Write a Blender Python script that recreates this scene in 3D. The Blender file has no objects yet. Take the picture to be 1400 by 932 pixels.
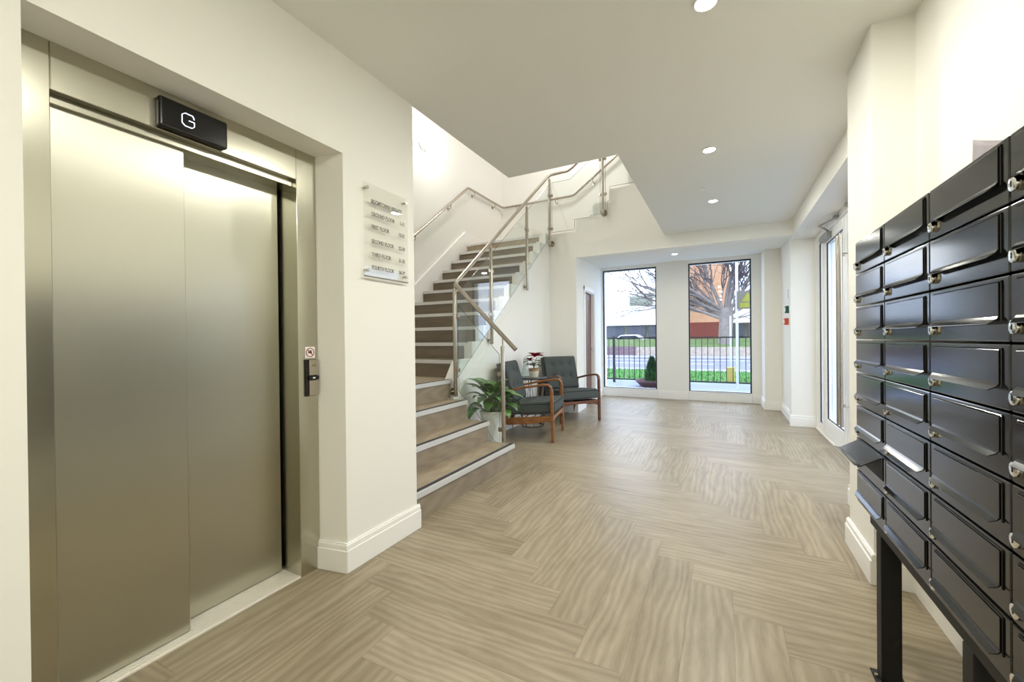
import bpy, math, random
from mathutils import Vector, Matrix
random.seed(7)
S = bpy.context.scene
COL = S.collection
PI = math.pi

# ------------------------------------------------------------------ materials
def nodes(name):
    m = bpy.data.materials.new(name); m.use_nodes = True
    nt = m.node_tree; b = nt.nodes['Principled BSDF']
    return m, nt, b
def lin(c):
    return tuple(((v/12.92) if v <= .04045 else ((v+.055)/1.055)**2.4) for v in c)
def mat(name, col, rough=.5, metal=0, spec=.5, bump=0, bscale=60, coat=0, var=0, vscale=6, emit=None, es=0, trans=0, ior=1.45, aniso=0):
    m, nt, b = nodes(name)
    c = lin(col)
    b.inputs['Base Color'].default_value = (*c, 1)
    b.inputs['Roughness'].default_value = rough
    b.inputs['Metallic'].default_value = metal
    b.inputs['Specular IOR Level'].default_value = spec
    b.inputs['Coat Weight'].default_value = coat
    b.inputs['IOR'].default_value = ior
    if trans: b.inputs['Transmission Weight'].default_value = trans
    if emit: b.inputs['Emission Color'].default_value = (*lin(emit), 1); b.inputs['Emission Strength'].default_value = es
    tc = nt.nodes.new('ShaderNodeTexCoord')
    if var:
        n = nt.nodes.new('ShaderNodeTexNoise'); n.inputs['Scale'].default_value = vscale; n.inputs['Detail'].default_value = 4
        nt.links.new(tc.outputs['Object'], n.inputs['Vector'])
        r = nt.nodes.new('ShaderNodeMapRange'); r.inputs[1].default_value = .3; r.inputs[2].default_value = .7
        r.inputs[3].default_value = 1-var; r.inputs[4].default_value = 1+var
        nt.links.new(n.outputs['Fac'], r.inputs[0])
        v = nt.nodes.new('ShaderNodeVectorMath'); v.operation = 'SCALE'; v.inputs[0].default_value = c
        nt.links.new(r.outputs[0], v.inputs['Scale']); nt.links.new(v.outputs[0], b.inputs['Base Color'])
    if bump:
        n = nt.nodes.new('ShaderNodeTexNoise'); n.inputs['Scale'].default_value = bscale; n.inputs['Detail'].default_value = 3
        nt.links.new(tc.outputs['Object'], n.inputs['Vector'])
        bp = nt.nodes.new('ShaderNodeBump'); bp.inputs['Strength'].default_value = bump; bp.inputs['Distance'].default_value = .002
        nt.links.new(n.outputs['Fac'], bp.inputs['Height']); nt.links.new(bp.outputs[0], b.inputs['Normal'])
    if aniso:
        b.inputs['Anisotropic'].default_value = aniso
        t = nt.nodes.new('ShaderNodeTangent'); t.direction_type = 'RADIAL'; t.axis = 'Z'
        nt.links.new(t.outputs[0], b.inputs['Tangent'])
    return m

def glass_mat(name, tint=(1,1,1), refl=1.0):
    m = bpy.data.materials.new(name); m.use_nodes = True; nt = m.node_tree; nt.nodes.clear()
    o = nt.nodes.new('ShaderNodeOutputMaterial'); mx = nt.nodes.new('ShaderNodeMixShader')
    t = nt.nodes.new('ShaderNodeBsdfTransparent'); g = nt.nodes.new('ShaderNodeBsdfGlossy')
    t.inputs['Color'].default_value = (*tint, 1); g.inputs['Roughness'].default_value = .0
    f = nt.nodes.new('ShaderNodeLayerWeight'); f.inputs['Blend'].default_value = .5
    p5 = nt.nodes.new('ShaderNodeMath'); p5.operation = 'POWER'; p5.inputs[1].default_value = 5; nt.links.new(f.outputs['Facing'], p5.inputs[0])
    k = nt.nodes.new('ShaderNodeMath'); k.operation = 'MULTIPLY_ADD'; k.inputs[1].default_value = .9*refl; k.inputs[2].default_value = .04*refl; k.use_clamp = True
    nt.links.new(p5.outputs[0], k.inputs[0]); nt.links.new(k.outputs[0], mx.inputs['Fac'])
    nt.links.new(t.outputs[0], mx.inputs[1]); nt.links.new(g.outputs[0], mx.inputs[2]); nt.links.new(mx.outputs[0], o.inputs['Surface'])
    return m

def mnode(nt, op, a, b=None, c=None):
    n = nt.nodes.new('ShaderNodeMath'); n.operation = op
    for i, v in enumerate((a, b, c)):
        if v is None: continue
        if isinstance(v, (int, float)): n.inputs[i].default_value = v
        else: nt.links.new(v, n.inputs[i])
    return n.outputs[0]

def wood_color(nt, vec, c1, c2, c3, rnd=None):
    """grain colour from a vector already stretched along the plank"""
    n1 = nt.nodes.new('ShaderNodeTexNoise'); n1.inputs['Scale'].default_value = 1; n1.inputs['Detail'].default_value = 6; n1.inputs['Roughness'].default_value = .6; n1.inputs['Distortion'].default_value = .6
    nt.links.new(vec, n1.inputs['Vector'])
    w = nt.nodes.new('ShaderNodeTexWave'); w.wave_type = 'BANDS'; w.bands_direction = 'Y'; w.inputs['Scale'].default_value = .75; w.inputs['Distortion'].default_value = 16; w.inputs['Detail'].default_value = 2.5; w.inputs['Detail Scale'].default_value = .45; w.inputs['Detail Roughness'].default_value = .6
    nt.links.new(vec, w.inputs['Vector'])
    v2 = nt.nodes.new('ShaderNodeVectorMath'); v2.operation = 'MULTIPLY'; v2.inputs[1].default_value = (4,26,26); nt.links.new(vec, v2.inputs[0])
    n2 = nt.nodes.new('ShaderNodeTexNoise'); n2.inputs['Scale'].default_value = 1; n2.inputs['Detail'].default_value = 4; n2.inputs['Roughness'].default_value = .7; n2.inputs['Distortion'].default_value = .3
    nt.links.new(v2.outputs[0], n2.inputs['Vector'])
    mix = mnode(nt, 'ADD', mnode(nt, 'ADD', mnode(nt, 'MULTIPLY', n1.outputs['Fac'], .50), mnode(nt, 'MULTIPLY', w.outputs['Fac'], .13)), mnode(nt, 'MULTIPLY', n2.outputs['Fac'], .37))
    if rnd is not None: mix = mnode(nt, 'ADD', mix, mnode(nt, 'MULTIPLY', mnode(nt, 'SUBTRACT', rnd, .5), .12))
    r = nt.nodes.new('ShaderNodeValToRGB'); e = r.color_ramp.elements
    e[0].position = .3; e[0].color = (*lin(c1), 1); e[1].position = .72; e[1].color = (*lin(c3), 1)
    x = e.new(.5); x.color = (*lin(c2), 1)
    nt.links.new(mix, r.inputs['Fac'])
    return r.outputs['Color'], mix

def floor_mat():
    m, nt, b = nodes('herringbone_oak')
    W, N = .18, 6
    tc = nt.nodes.new('ShaderNodeTexCoord'); sp = nt.nodes.new('ShaderNodeSeparateXYZ'); nt.links.new(tc.outputs['Object'], sp.inputs[0])
    x = mnode(nt, 'DIVIDE', mnode(nt, 'SUBTRACT', .93, sp.outputs[0]), W)
    y = mnode(nt, 'DIVIDE', mnode(nt, 'SUBTRACT', sp.outputs[1], .03), W)
    i = mnode(nt, 'FLOOR', x); j = mnode(nt, 'FLOOR', y)
    k = mnode(nt, 'FLOORED_MODULO', mnode(nt, 'ADD', mnode(nt, 'SUBTRACT', i, j), .001), 2*N)
    k = mnode(nt, 'FLOOR', k)
    isV = mnode(nt, 'GREATER_THAN', k, N-.5); isH = mnode(nt, 'SUBTRACT', 1, isV)
    hx = mnode(nt, 'SUBTRACT', i, k)                                     # start cell of a plank lying along x
    vy = mnode(nt, 'SUBTRACT', j, mnode(nt, 'SUBTRACT', 2*N-1, k))       # start cell of a plank lying along y
    def pick(h, v): return mnode(nt, 'ADD', mnode(nt, 'MULTIPLY', h, isH), mnode(nt, 'MULTIPLY', v, isV))
    idx = pick(hx, i); idy = pick(j, vy)
    al = pick(mnode(nt, 'SUBTRACT', x, hx), mnode(nt, 'SUBTRACT', y, vy))
    ac = pick(mnode(nt, 'FRACT', y), mnode(nt, 'FRACT', x))
    cv = nt.nodes.new('ShaderNodeCombineXYZ'); nt.links.new(idx, cv.inputs[0]); nt.links.new(idy, cv.inputs[1]); nt.links.new(mnode(nt, 'MULTIPLY', isV, 3.3), cv.inputs[2])
    wn = nt.nodes.new('ShaderNodeTexWhiteNoise'); wn.noise_dimensions = '3D'; nt.links.new(cv.outputs[0], wn.inputs['Vector'])
    rnd = wn.outputs['Value']
    gv = nt.nodes.new('ShaderNodeCombineXYZ')
    nt.links.new(mnode(nt, 'ADD', mnode(nt, 'MULTIPLY', al, .5), mnode(nt, 'MULTIPLY', rnd, 91)), gv.inputs[0])
    nt.links.new(mnode(nt, 'ADD', mnode(nt, 'MULTIPLY', ac, 1.9), mnode(nt, 'MULTIPLY', rnd, 37)), gv.inputs[1])
    col, mix = wood_color(nt, gv.outputs[0], (.475,.425,.335), (.58,.53,.44), (.675,.625,.53), rnd)
    # fine seams
    da = mnode(nt, 'MINIMUM', ac, mnode(nt, 'SUBTRACT', 1, ac)); dl = mnode(nt, 'MINIMUM', al, mnode(nt, 'SUBTRACT', N, al))
    seam = mnode(nt, 'LESS_THAN', mnode(nt, 'MINIMUM', da, dl), .008)
    mr = nt.nodes.new('ShaderNodeMix'); mr.data_type = 'RGBA'; mr.blend_type = 'MULTIPLY'
    nt.links.new(mnode(nt, 'MULTIPLY', seam, .35), mr.inputs[0]); nt.links.new(col, mr.inputs[6]); mr.inputs[7].default_value = (.35,.3,.25,1)
    nt.links.new(mr.outputs[2], b.inputs['Base Color'])
    b.inputs['Roughness'].default_value = .36; b.inputs['Specular IOR Level'].default_value = .5
    bp = nt.nodes.new('ShaderNodeBump'); bp.inputs['Strength'].default_value = .25; bp.inputs['Distance'].default_value = .002
    nt.links.new(mix, bp.inputs['Height']); nt.links.new(bp.outputs[0], b.inputs['Normal'])
    return m

def wood_mat(name, c1, c2, c3, sx, sy, sz, rough=.45):
    m, nt, b = nodes(name)
    tc = nt.nodes.new('ShaderNodeTexCoord'); mp = nt.nodes.new('ShaderNodeMapping'); mp.inputs['Scale'].default_value = (sx, sy, sz)
    nt.links.new(tc.outputs['Object'], mp.inputs[0])
    col, mix = wood_color(nt, mp.outputs[0], c1, c2, c3)
    nt.links.new(col, b.inputs['Base Color']); b.inputs['Roughness'].default_value = rough
    return m

def brick_mat(name, c1, c2, mortar, sc):
    m, nt, b = nodes(name)
    tc = nt.nodes.new('ShaderNodeTexCoord'); sp = nt.nodes.new('ShaderNodeSeparateXYZ'); cb = nt.nodes.new('ShaderNodeCombineXYZ')
    nt.links.new(tc.outputs['Object'], sp.inputs[0]); nt.links.new(sp.outputs[0], cb.inputs[0]); nt.links.new(sp.outputs[2], cb.inputs[1])
    br = nt.nodes.new('ShaderNodeTexBrick'); br.inputs['Scale'].default_value = sc
    br.inputs['Color1'].default_value = (*lin(c1), 1); br.inputs['Color2'].default_value = (*lin(c2), 1); br.inputs['Mortar'].default_value = (*lin(mortar), 1)
    br.inputs['Mortar Size'].default_value = .015
    nt.links.new(cb.outputs[0], br.inputs['Vector']); nt.links.new(br.outputs['Color'], b.inputs['Base Color']); b.inputs['Roughness'].default_value = .9
    return m

M = {}
M['wall'] = mat('wall_paint', (.955,.95,.925), .7, spec=.3, bump=.05, bscale=220)
M['ceil'] = mat('ceiling_paint', (.93,.93,.91), .8, spec=.2)
M['trim'] = mat('gloss_trim_paint', (.97,.965,.95), .35)
M['floor'] = floor_mat()
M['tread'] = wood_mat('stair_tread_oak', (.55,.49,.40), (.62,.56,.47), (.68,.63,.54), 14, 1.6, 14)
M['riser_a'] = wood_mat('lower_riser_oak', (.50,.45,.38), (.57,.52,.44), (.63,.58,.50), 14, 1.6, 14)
M['riser'] = wood_mat('shaded_riser_oak', (.40,.35,.29), (.47,.42,.35), (.53,.48,.41), 1.6, 14, 14)  # same oak darkened: shade on the upper risers put into the colour
M['nosing'] = mat('aluminium_nosing', (.86,.86,.85), .38, .3)
M['grip'] = mat('dark_rubber', (.22,.22,.22), .7)
M['steel'] = mat('brushed_stainless', (.74,.71,.66), .27, 1, bump=.04, bscale=400)
M['lift'] = mat('brushed_lift_steel', (.76,.755,.70), .33, 1, bump=.03, bscale=500, aniso=.75)
M['liftframe'] = mat('satin_lift_frame_steel', (.75,.74,.68), .25, 1, aniso=.6)
M['sill'] = mat('grooved_aluminium', (.93,.91,.87), .5, .25)
M['chrome'] = mat('chrome', (.92,.92,.9), .12, 1)
M['black'] = mat('glossy_black_powder_coat', (.022,.024,.024), .12, spec=.5, coat=0, ior=1.62, bump=.015, bscale=350)
M['blackedge'] = mat('black_lip_edge', (.05,.05,.048), .15, 0, spec=.6)
M['dark'] = mat('dark_gap', (.02,.02,.02), .6)
M['legblack'] = mat('speckled_black_frame', (.035,.032,.03), .55, var=.5, vscale=260)
M['blackpl'] = mat('black_plastic', (.04,.04,.045), .15, spec=.6)
M['cream'] = mat('cream_label', (.88,.84,.70), .5)
M['glow'] = mat('display_digit', (.9,.9,1), .4, emit=(.86,.88,1), es=2.2)
M['white'] = mat('white_paper', (.95,.95,.95), .6)
M['acrylic'] = glass_mat('clear_acrylic', (.985,.985,.975), 1.0)
M['glass'] = glass_mat('window_glass', (.98,.985,.985), .8)
M['rglass'] = glass_mat('balustrade_glass', (.958,.982,.97), 1.2)
M['glassedge'] = mat('green_glass_edge', (.33,.40,.37), .2, spec=.6)
M['text'] = mat('grey_vinyl_text', (.50,.50,.47), .6)
M['red'] = mat('red_ink', (.62,.16,.14), .6)
M['upvc'] = mat('white_upvc', (.96,.96,.955), .3)
M['gasket'] = mat('dark_gasket', (.13,.14,.17), .5)
M['greybox'] = mat('grey_closer', (.58,.58,.56), .35, .6)
M['fabric'] = mat('charcoal_tweed', (.32,.34,.335), .95, spec=.1, bump=.6, bscale=500, var=.22, vscale=300)
M['piping'] = mat('dark_piping', (.13,.14,.14), .9, spec=.1)
M['walnut'] = wood_mat('walnut_frame', (.30,.17,.10), (.42,.25,.16), (.52,.33,.21), 3, 3, 40, .35)
M['teak'] = wood_mat('golden_brown_frame', (.42,.26,.13), (.55,.36,.20), (.66,.46,.27), 3, 3, 40, .35)
M['wire'] = mat('black_wire', (.06,.06,.06), .4, .5)
M['tabletop'] = mat('grey_glass_top', (.33,.34,.34), .2, spec=.6)
M['leaf'] = mat('glossy_leaf', (.31,.46,.22), .33, var=.35, vscale=14)
M['leaf2'] = mat('dark_leaf', (.12,.24,.13), .45, var=.3, vscale=30)
M['stem'] = mat('leaf_stem', (.35,.47,.25), .5)
M['redleaf'] = mat('red_bract', (.62,.05,.13), .55, var=.2, vscale=40)
M['potwhite'] = mat('white_faceted_ceramic', (.93,.93,.92), .3)
M['potcream'] = mat('cream_ceramic', (.88,.86,.79), .45)
M['soil'] = mat('soil', (.16,.11,.08), .95)
M['tan'] = mat('tan_cork_band', (.66,.55,.41), .7)
M['doorwood'] = wood_mat('brown_door_veneer', (.33,.20,.14), (.42,.27,.20), (.49,.33,.25), 22, 22, 2.5, .4)
M['brass'] = mat('pale_metal_strip', (.75,.62,.5), .3, .8)
M['green'] = mat('green_plastic', (.10,.36,.27), .45)
M['orange'] = mat('orange_red_plastic', (.80,.33,.19), .45)
M['lens'] = mat('downlight_lens', (1,1,1), .4, emit=(1,.97,.93), es=14)
M['paper'] = mat('lilac_grey_paper', (.58,.55,.57), .6)
# outdoors
M['paving'] = mat('pale_blue_grey_paving', (.50,.53,.61), .8, var=.06, vscale=2)
M['grass'] = mat('bright_grass', (.20,.42,.10), .9, var=.35, vscale=5, bump=1, bscale=40)
M['road'] = mat('grey_road', (.43,.44,.51), .85, var=.07, vscale=.7)
M['kerb'] = mat('pale_kerb', (.55,.55,.57), .85, var=.05)
M['bankgrass'] = mat('duller_grass', (.34,.42,.22), .95, var=.25, vscale=2)
M['fence'] = mat('dark_railing_paint', (.07,.075,.11), .4)
M['wbrick'] = brick_mat('purple_brown_brick', (.40,.31,.34), (.46,.37,.38), (.52,.48,.50), 2.2)
M['stone'] = mat('pale_rough_stone', (.64,.59,.54), .9, var=.16, vscale=6, bump=1, bscale=5)
M['obrick'] = brick_mat('orange_brick', (.82,.60,.45), (.87,.66,.51), (.84,.72,.6), 2.4)
M['rbrick'] = brick_mat('red_brick', (.52,.19,.15), (.44,.18,.15), (.5,.33,.3), 2.4)
M['canopy'] = mat('white_fascia', (.97,.97,.98), .6)
M['shopglass'] = mat('dark_shop_window', (.36,.36,.40), .2)
M['greyclad'] = mat('grey_green_cladding', (.52,.54,.49), .8, var=.12, vscale=.6)
M['bark'] = mat('grey_bark', (.47,.44,.42), .95, var=.25, vscale=4)
M['twig'] = mat('brown_grey_twig', (.30,.26,.27), .95)
M['carwhite'] = mat('white_car_paint', (.93,.93,.95), .25, coat=.5)
M['carglass'] = mat('dark_car_glass', (.12,.13,.16), .1)
M['planter'] = mat('brown_planter', (.33,.22,.22), .6)
M['conifer'] = mat('conifer_green', (.10,.25,.09), .9, var=.4, vscale=20)
M['signyellow'] = mat('yellow_sign_panel', (.52,.53,.14), .5)
M['signgrey'] = mat('brownish_grey_sign', (.42,.39,.35), .6)
M['postwhite'] = mat('white_post', (.74,.76,.82), .5)
M['yellow'] = mat('yellow_plastic', (.68,.62,.30), .5)
M['hedge'] = mat('hedge_green', (.17,.30,.12), .95, var=.35, vscale=8)

# ------------------------------------------------------------------ mesh builder
class MB:
    def __init__(s): s.v = []; s.f = []
    def add(s, vs, fs):
        o = len(s.v); s.v += [tuple(p) for p in vs]; s.f += [tuple(o+i for i in f) for f in fs]; return s
    def box(s, x0, x1, y0, y1, z0, z1):
        x0, x1 = min(x0,x1), max(x0,x1); y0, y1 = min(y0,y1), max(y0,y1); z0, z1 = min(z0,z1), max(z0,z1)
        return s.add([(x0,y0,z0),(x1,y0,z0),(x1,y1,z0),(x0,y1,z0),(x0,y0,z1),(x1,y0,z1),(x1,y1,z1),(x0,y1,z1)],
                     [(0,3,2,1),(4,5,6,7),(0,1,5,4),(1,2,6,5),(2,3,7,6),(3,0,4,7)])
    def prism(s, pts, axis, a, b):
        """polygon pts (2D) extruded along axis from a to b. axis 'x': pts=(y,z); 'y': (x,z); 'z': (x,y)"""
        def P(p, t):
            return {'x': (t,p[0],p[1]), 'y': (p[0],t,p[1]), 'z': (p[0],p[1],t)}[axis]
        n = len(pts); vs = [P(p,a) for p in pts] + [P(p,b) for p in pts]
        fs = [tuple(range(n)), tuple(range(2*n-1, n-1, -1))] + [(i, i+n, (i+1)%n+n, (i+1)%n) for i in range(n)]
        return s.add(vs, fs)
    def tube(s, pts, r, n=10, sq=None, cap=True):
        """tube along a polyline; r number or list; sq=(w,h) gives rectangular section"""
        P = [Vector(p) for p in pts]; m = len(P); rs = r if isinstance(r, (list, tuple)) else [r]*m
        T = []
        for i in range(m):
            a = P[i]-P[i-1] if i else P[1]-P[0]; b = P[i+1]-P[i] if i < m-1 else a
            t = (a.normalized()+b.normalized())
            T.append(t.normalized() if t.length > 1e-6 else a.normalized())
        up = Vector((0,0,1)) if abs(T[0].z) < .9 else Vector((0,1,0))
        u = (up - T[0]*up.dot(T[0])).normalized(); vs = []
        for i in range(m):
            u = (u - T[i]*u.dot(T[i])).normalized(); w = T[i].cross(u)
            k = 1
            if 0 < i < m-1:
                c = T[i].dot((P[i]-P[i-1]).normalized()); k = 1/max(c, .5)
            if 0 < i < m-1:
                ax = (P[i]-P[i-1]).normalized().cross((P[i+1]-P[i]).normalized())
            else: ax = Vector((0,0,0))
            if sq: ring = [(sq[0]/2*a, sq[1]/2*b) for a, b in ((-1,-1),(1,-1),(1,1),(-1,1))]
            else: ring = [(rs[i]*math.cos(2*PI*q/n), rs[i]*math.sin(2*PI*q/n)) for q in range(n)]
            for a, b in ring:
                d = w*a + u*b
                if ax.length > 1e-4 and k > 1.0001:
                    e = ax.normalized().cross(T[i]).normalized(); d = d + e*(d.dot(e)*(k-1))
                vs.append(P[i]+d)
        q = 4 if sq else n; fs = []
        for i in range(m-1):
            for j in range(q): fs.append((i*q+j, i*q+(j+1)%q, (i+1)*q+(j+1)%q, (i+1)*q+j))
        if cap: fs.append(tuple(range(q-1,-1,-1))); fs.append(tuple((m-1)*q+j for j in range(q)))
        return s.add(vs, fs)
    def lathe(s, prof, c=(0,0,0), n=32, axis='z', sx=1, sy=1, cap=True):
        vs = []
        for r, h in prof:
            for q in range(n):
                a = 2*PI*q/n; x, y = r*math.cos(a)*sx, r*math.sin(a)*sy
                p = {'z': (x,y,h), 'x': (h,x,y), 'y': (x,h,y)}[axis]
                vs.append((c[0]+p[0], c[1]+p[1], c[2]+p[2]))
        fs = []
        for i in range(len(prof)-1):
            for q in range(n): fs.append((i*n+q, i*n+(q+1)%n, (i+1)*n+(q+1)%n, (i+1)*n+q))
        if cap: fs.append(tuple(range(n-1,-1,-1))); fs.append(tuple((len(prof)-1)*n+q for q in range(n)))
        return s.add(vs, fs)
    def build(s, name, m, parent=None, bevel=0, smooth=False, seg=2, at=None):
        me = bpy.data.meshes.new(name); vs = s.v
        o = bpy.data.objects.new(name, me)
        if at is not None:
            vs = [(a-at[0], b-at[1], c-at[2]) for a, b, c in vs]; o.location = at
        me.from_pydata(vs, [], s.f); me.validate(); me.update()
        import bmesh
        bm = bmesh.new(); bm.from_mesh(me); bmesh.ops.recalc_face_normals(bm, faces=bm.faces); bm.to_mesh(me); bm.free()
        me.materials.append(m if not isinstance(m, str) else M[m]); COL.objects.link(o)
        if parent is not None: o.parent = parent
        if smooth:
            for p in me.polygons: p.use_smooth = True
            e = o.modifiers.new('edge', 'EDGE_SPLIT'); e.split_angle = math.radians(40)
        if bevel:
            b = o.modifiers.new('bevel', 'BEVEL'); b.width = bevel; b.segments = seg; b.limit_method = 'ANGLE'; b.angle_limit = math.radians(35)
        return o

def tag(o, label, cat, group=None, kind=None):
    o['label'] = label; o['category'] = cat
    if group: o['group'] = group
    if kind: o['kind'] = kind
    return o
def thing(name, label, cat, loc=(0,0,0), rz=0, group=None):
    o = bpy.data.objects.new(name, None); o.location = loc; o.rotation_euler = (0,0,rz); o.empty_display_size = .1
    COL.objects.link(o); return tag(o, label, cat, group)
def struct(o, label=None):
    o['kind'] = 'structure'
    if label: o['label'] = label
    return o
def copy_tree(o, parent=None):
    c = o.copy(); COL.objects.link(c)
    if parent is not None: c.parent = parent
    for ch in list(o.children): copy_tree(ch, c)
    return c
def arc(cx, cy, r, a0, a1, n):
    return [(cx+r*math.cos(math.radians(a0+(a1-a0)*i/n)), cy+r*math.sin(math.radians(a0+(a1-a0)*i/n))) for i in range(n+1)]

# ------------------------------------------------------------------ key numbers
H = 2.69; XL = -1.747; XR = .80; XF = -1.912
YQ = 6.35; YW = 8.50
R_ = .194; Y5 = 3.736; G = .2475
XT0, XT1 = -4.10, -2.62          # flight two treads
XS = -2.565                      # face of wall below flight two
XLW = -4.13; YBK = 7.60; ZTOP = 5.6
def zk(k): return R_*k
def yk(k): return Y5+G*(k-5)

# ------------------------------------------------------------------ setting
struct(MB().box(XLW-.1, 1.16, -2.6, YW+.35, -.12, 0).build('floor', 'floor'), 'pale oak herringbone floor')
cp = [(-2.1,-2.6),(1.3,-2.6),(1.3,YQ-.001),(-.754,YQ-.001),(-.754,3.375),(-1.755,3.375),(-1.755,2.04),(-2.1,2.04)]
struct(MB().prism(cp, 'z', H, H+.28).build('ceiling', 'ceil'), 'white ceiling with an opening over the stairs')
# left wall with lift opening
w = MB(); w.box(XL-.35, XL, -2.5, .40, 0, H); w.box(XL-.35, XL, .40, 1.495, 2.172, H)
w.prism([(XL,1.495),(XL,2.04),(XL-.40,2.04),(XL-.40,1.46),(XF-.01,1.46)], 'z', 0, H)
struct(w.build('wall_left', 'wall'), 'cream wall around the lift')
struct(MB().box(XL-.42, XL-.37, .3, 1.5, 0, 2.3).build('lift_leak_blocker', 'dark'))  # added dark sheet behind the lift doors, keeps light from leaking in
w = MB(); w.box(XLW-.1, XL-.3, 1.9, 2.04, 0, ZTOP); w.box(XL-.35, -.1, 1.9, 2.04, H+.28, ZTOP)
struct(w.build('wall_stair_near', 'wall'))
struct(MB().box(XLW-.15, XLW, 1.9, YBK+.15, 0, ZTOP).build('wall_stair_left', 'wall'), 'white stairwell wall')
w = MB(); w.box(XLW-.15, .0, YBK, YBK+.15, 2.70, ZTOP)
struct(w.build('wall_stair_back', 'wall'))
struct(MB().box(-.1, .05, 1.9, YBK+.15, H+.28, ZTOP).build('wall_stair_right', 'wall'))
struct(MB().box(XLW-.15, .05, 1.9, YBK+.15, ZTOP, ZTOP+.1).build('ceiling_stairwell', 'ceil'))
struct(MB().box(-2.3, 1.0, -2.6, -2.45, 0, H).build('wall_behind', 'wall'))
# wall carrying flight three, above the alcove
zz = [(-2.60,0),(-2.10,0),(-2.10,2.50),(.80,2.50),(.80,H+.1),(-.70,H+.1),(-.70,R_*20+.01)]
for a in range(4, -1, -1): zz += [(-2.095+.277*a, R_*(16+a)+.01), (-2.095+.277*a, R_*(15+a)+.01)]
zz += [(-2.60, R_*15+.01)]
struct(MB().prism(zz, 'y', YQ, YQ+.15).build('wall_stair_front', 'wall'), 'white wall under the top flight, open to the window alcove')
# wall below flight two, stepped top (open string)
st = [(3.60,0),(YQ,0),(YQ,zk(15)-.012)]
for k in range(15, 4, -1): st += [(yk(k)-.0, zk(k)-.012), (yk(k)-.0, zk(k-1)-.012)]
st = st[:-1] + [(3.60, zk(4)-.012)]
struct(MB().prism(st, 'x', XT1-.06, XS).build('wall_stair_side', 'wall'), 'white wall under the middle flight')
sl = MB(); sl.tube([(XS+.001, 3.62, zk(4)-.20),(XS+.001, 6.2, zk(15)-.33)], .004, 4)
struct(sl.build('trim_1', 'trim'))
# alcove
w = MB(); w.prism([(YQ+.151,2.512),(YW+.02,2.665),(YW+.02,2.75),(YQ+.151,2.60)], 'x', -2.45, 1.0)
struct(w.build('ceiling_alcove', 'ceil'))
def xa(y): return -2.10 - (y-YQ)*.079
w = MB()
for y0, y1, z0, z1 in ((YQ+.151, 6.93, 0, 2.72), (6.93, 7.74, 2.05, 2.72), (7.74, YW, 0, 2.72)):
    w.prism([(xa(y0),y0),(xa(y1),y1),(xa(y1)-.14,y1),(xa(y0)-.14,y0)], 'z', z0, z1)
struct(w.build('wall_alcove_left', 'wall'))
# window wall
w = MB()
for x0, x1, z0, z1 in ((-2.6,-2.24,0,2.75),(-2.24,-1.17,0,.16),(-2.24,-1.17,2.60,2.75),(-1.17,-.59,0,2.75),(-.59,.45,0,.16),(-.59,.45,2.60,2.75),(.45,1.2,0,2.75)):
    w.box(x0, x1, YW, YW+.30, z0, z1)
struct(w.build('wall_far', 'wall'), 'white wall around the two tall windows')
w = MB(); w.box(.60, .87, 7.85, YW+.05, 0, 2.75); w.box(.83, 1.05, 6.6, 7.95, 0, 2.75)
w.box(.80, 1.45, 6.57, 6.72, 0, H)
struct(w.build('wall_alcove_right', 'wall'))
# right wall, pier, beam over the entrance recess
w = MB(); w.box(XR, 1.0, -2.5, 3.549, 0, H); w.box(XR, 1.45, 3.55, 3.69, 0, H)
w.box(XR, 1.45, 3.691, 6.569, 2.48, H); w.box(.64, XR, 2.555, 2.98, 0, H)
struct(w.build('wall_right', 'wall'), 'cream right wall with a square pier')
struct(MB().box(1.12, 1.45, 3.69, 6.57, -.1, 0).build('floor_threshold', 'kerb'))

# baseboards
def skirt(name, pts, h=.15, t=.02):
    """pts: polyline in plan; the board stands to the left of the walking direction"""
    m = MB()
    for a, b in zip(pts[:-1], pts[1:]):
        A, B = Vector(a), Vector(b); d = (B-A).normalized(); n = Vector((-d.y, d.x))
        A2, B2 = A-d*0, B+d*0
        for tt, z0, z1 in ((t, 0, h-.035), (t*.72, h-.035, h-.008), (t*.45, h-.008, h)):
            q = [A2, B2, B2+n*tt, A2+n*tt]; m.prism([(p.x,p.y) for p in q], 'z', z0, z1)
    return struct(m.build(name, 'trim', bevel=.002, seg=1))
skirt('baseboard_left', [(XL,2.06),(XL,1.475),(XF+.0,1.455)][::-1] and [(XF,1.462),(XL+.02,1.497)][::-1] and [(XL,1.48),(XL,2.06)][::-1])
m = MB()
for tt, z0, z1 in ((.02,0,.115),(.015,.115,.142),(.01,.142,.15)):
    m.prism([(XL+tt,1.495-tt),(XL+.0,1.495),(XF+.0,1.461),(XF+.0,1.461-tt)], 'z', z0, z1)
struct(m.build('baseboard_lift_reveal', 'trim', bevel=.002, seg=1))
skirt('baseboard_right', [(XR,-2.4),(XR,2.555)])
skirt('baseboard_pier', [(.64,2.535),(.64,3.0)])
m = MB()
for tt, z0, z1 in ((.02,0,.115),(.015,.115,.142),(.01,.142,.15)): m.box(.64, XR, 2.555-tt, 2.555, z0, z1)
struct(m.build('baseboard_pier_front', 'trim', bevel=.002, seg=1))
skirt('baseboard_right_far', [(XR,2.98),(XR,3.69)])
skirt('baseboard_pillar', [(.78,6.57),(1.08,6.57)][::-1])
skirt('baseboard_alcove_right', [(.83,6.57),(.83,7.85)])
skirt('baseboard_alcove_step', [(.60,7.85),(.83,7.85)][::-1])
skirt('baseboard_alcove_pier', [(.60,7.83),(.60,YW)])
skirt('baseboard_far_corner', [(.47,YW),(.60,YW)][::-1])
skirt('baseboard_far_pier', [(-1.15,YW),(-.61,YW)][::-1], .16)
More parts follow.
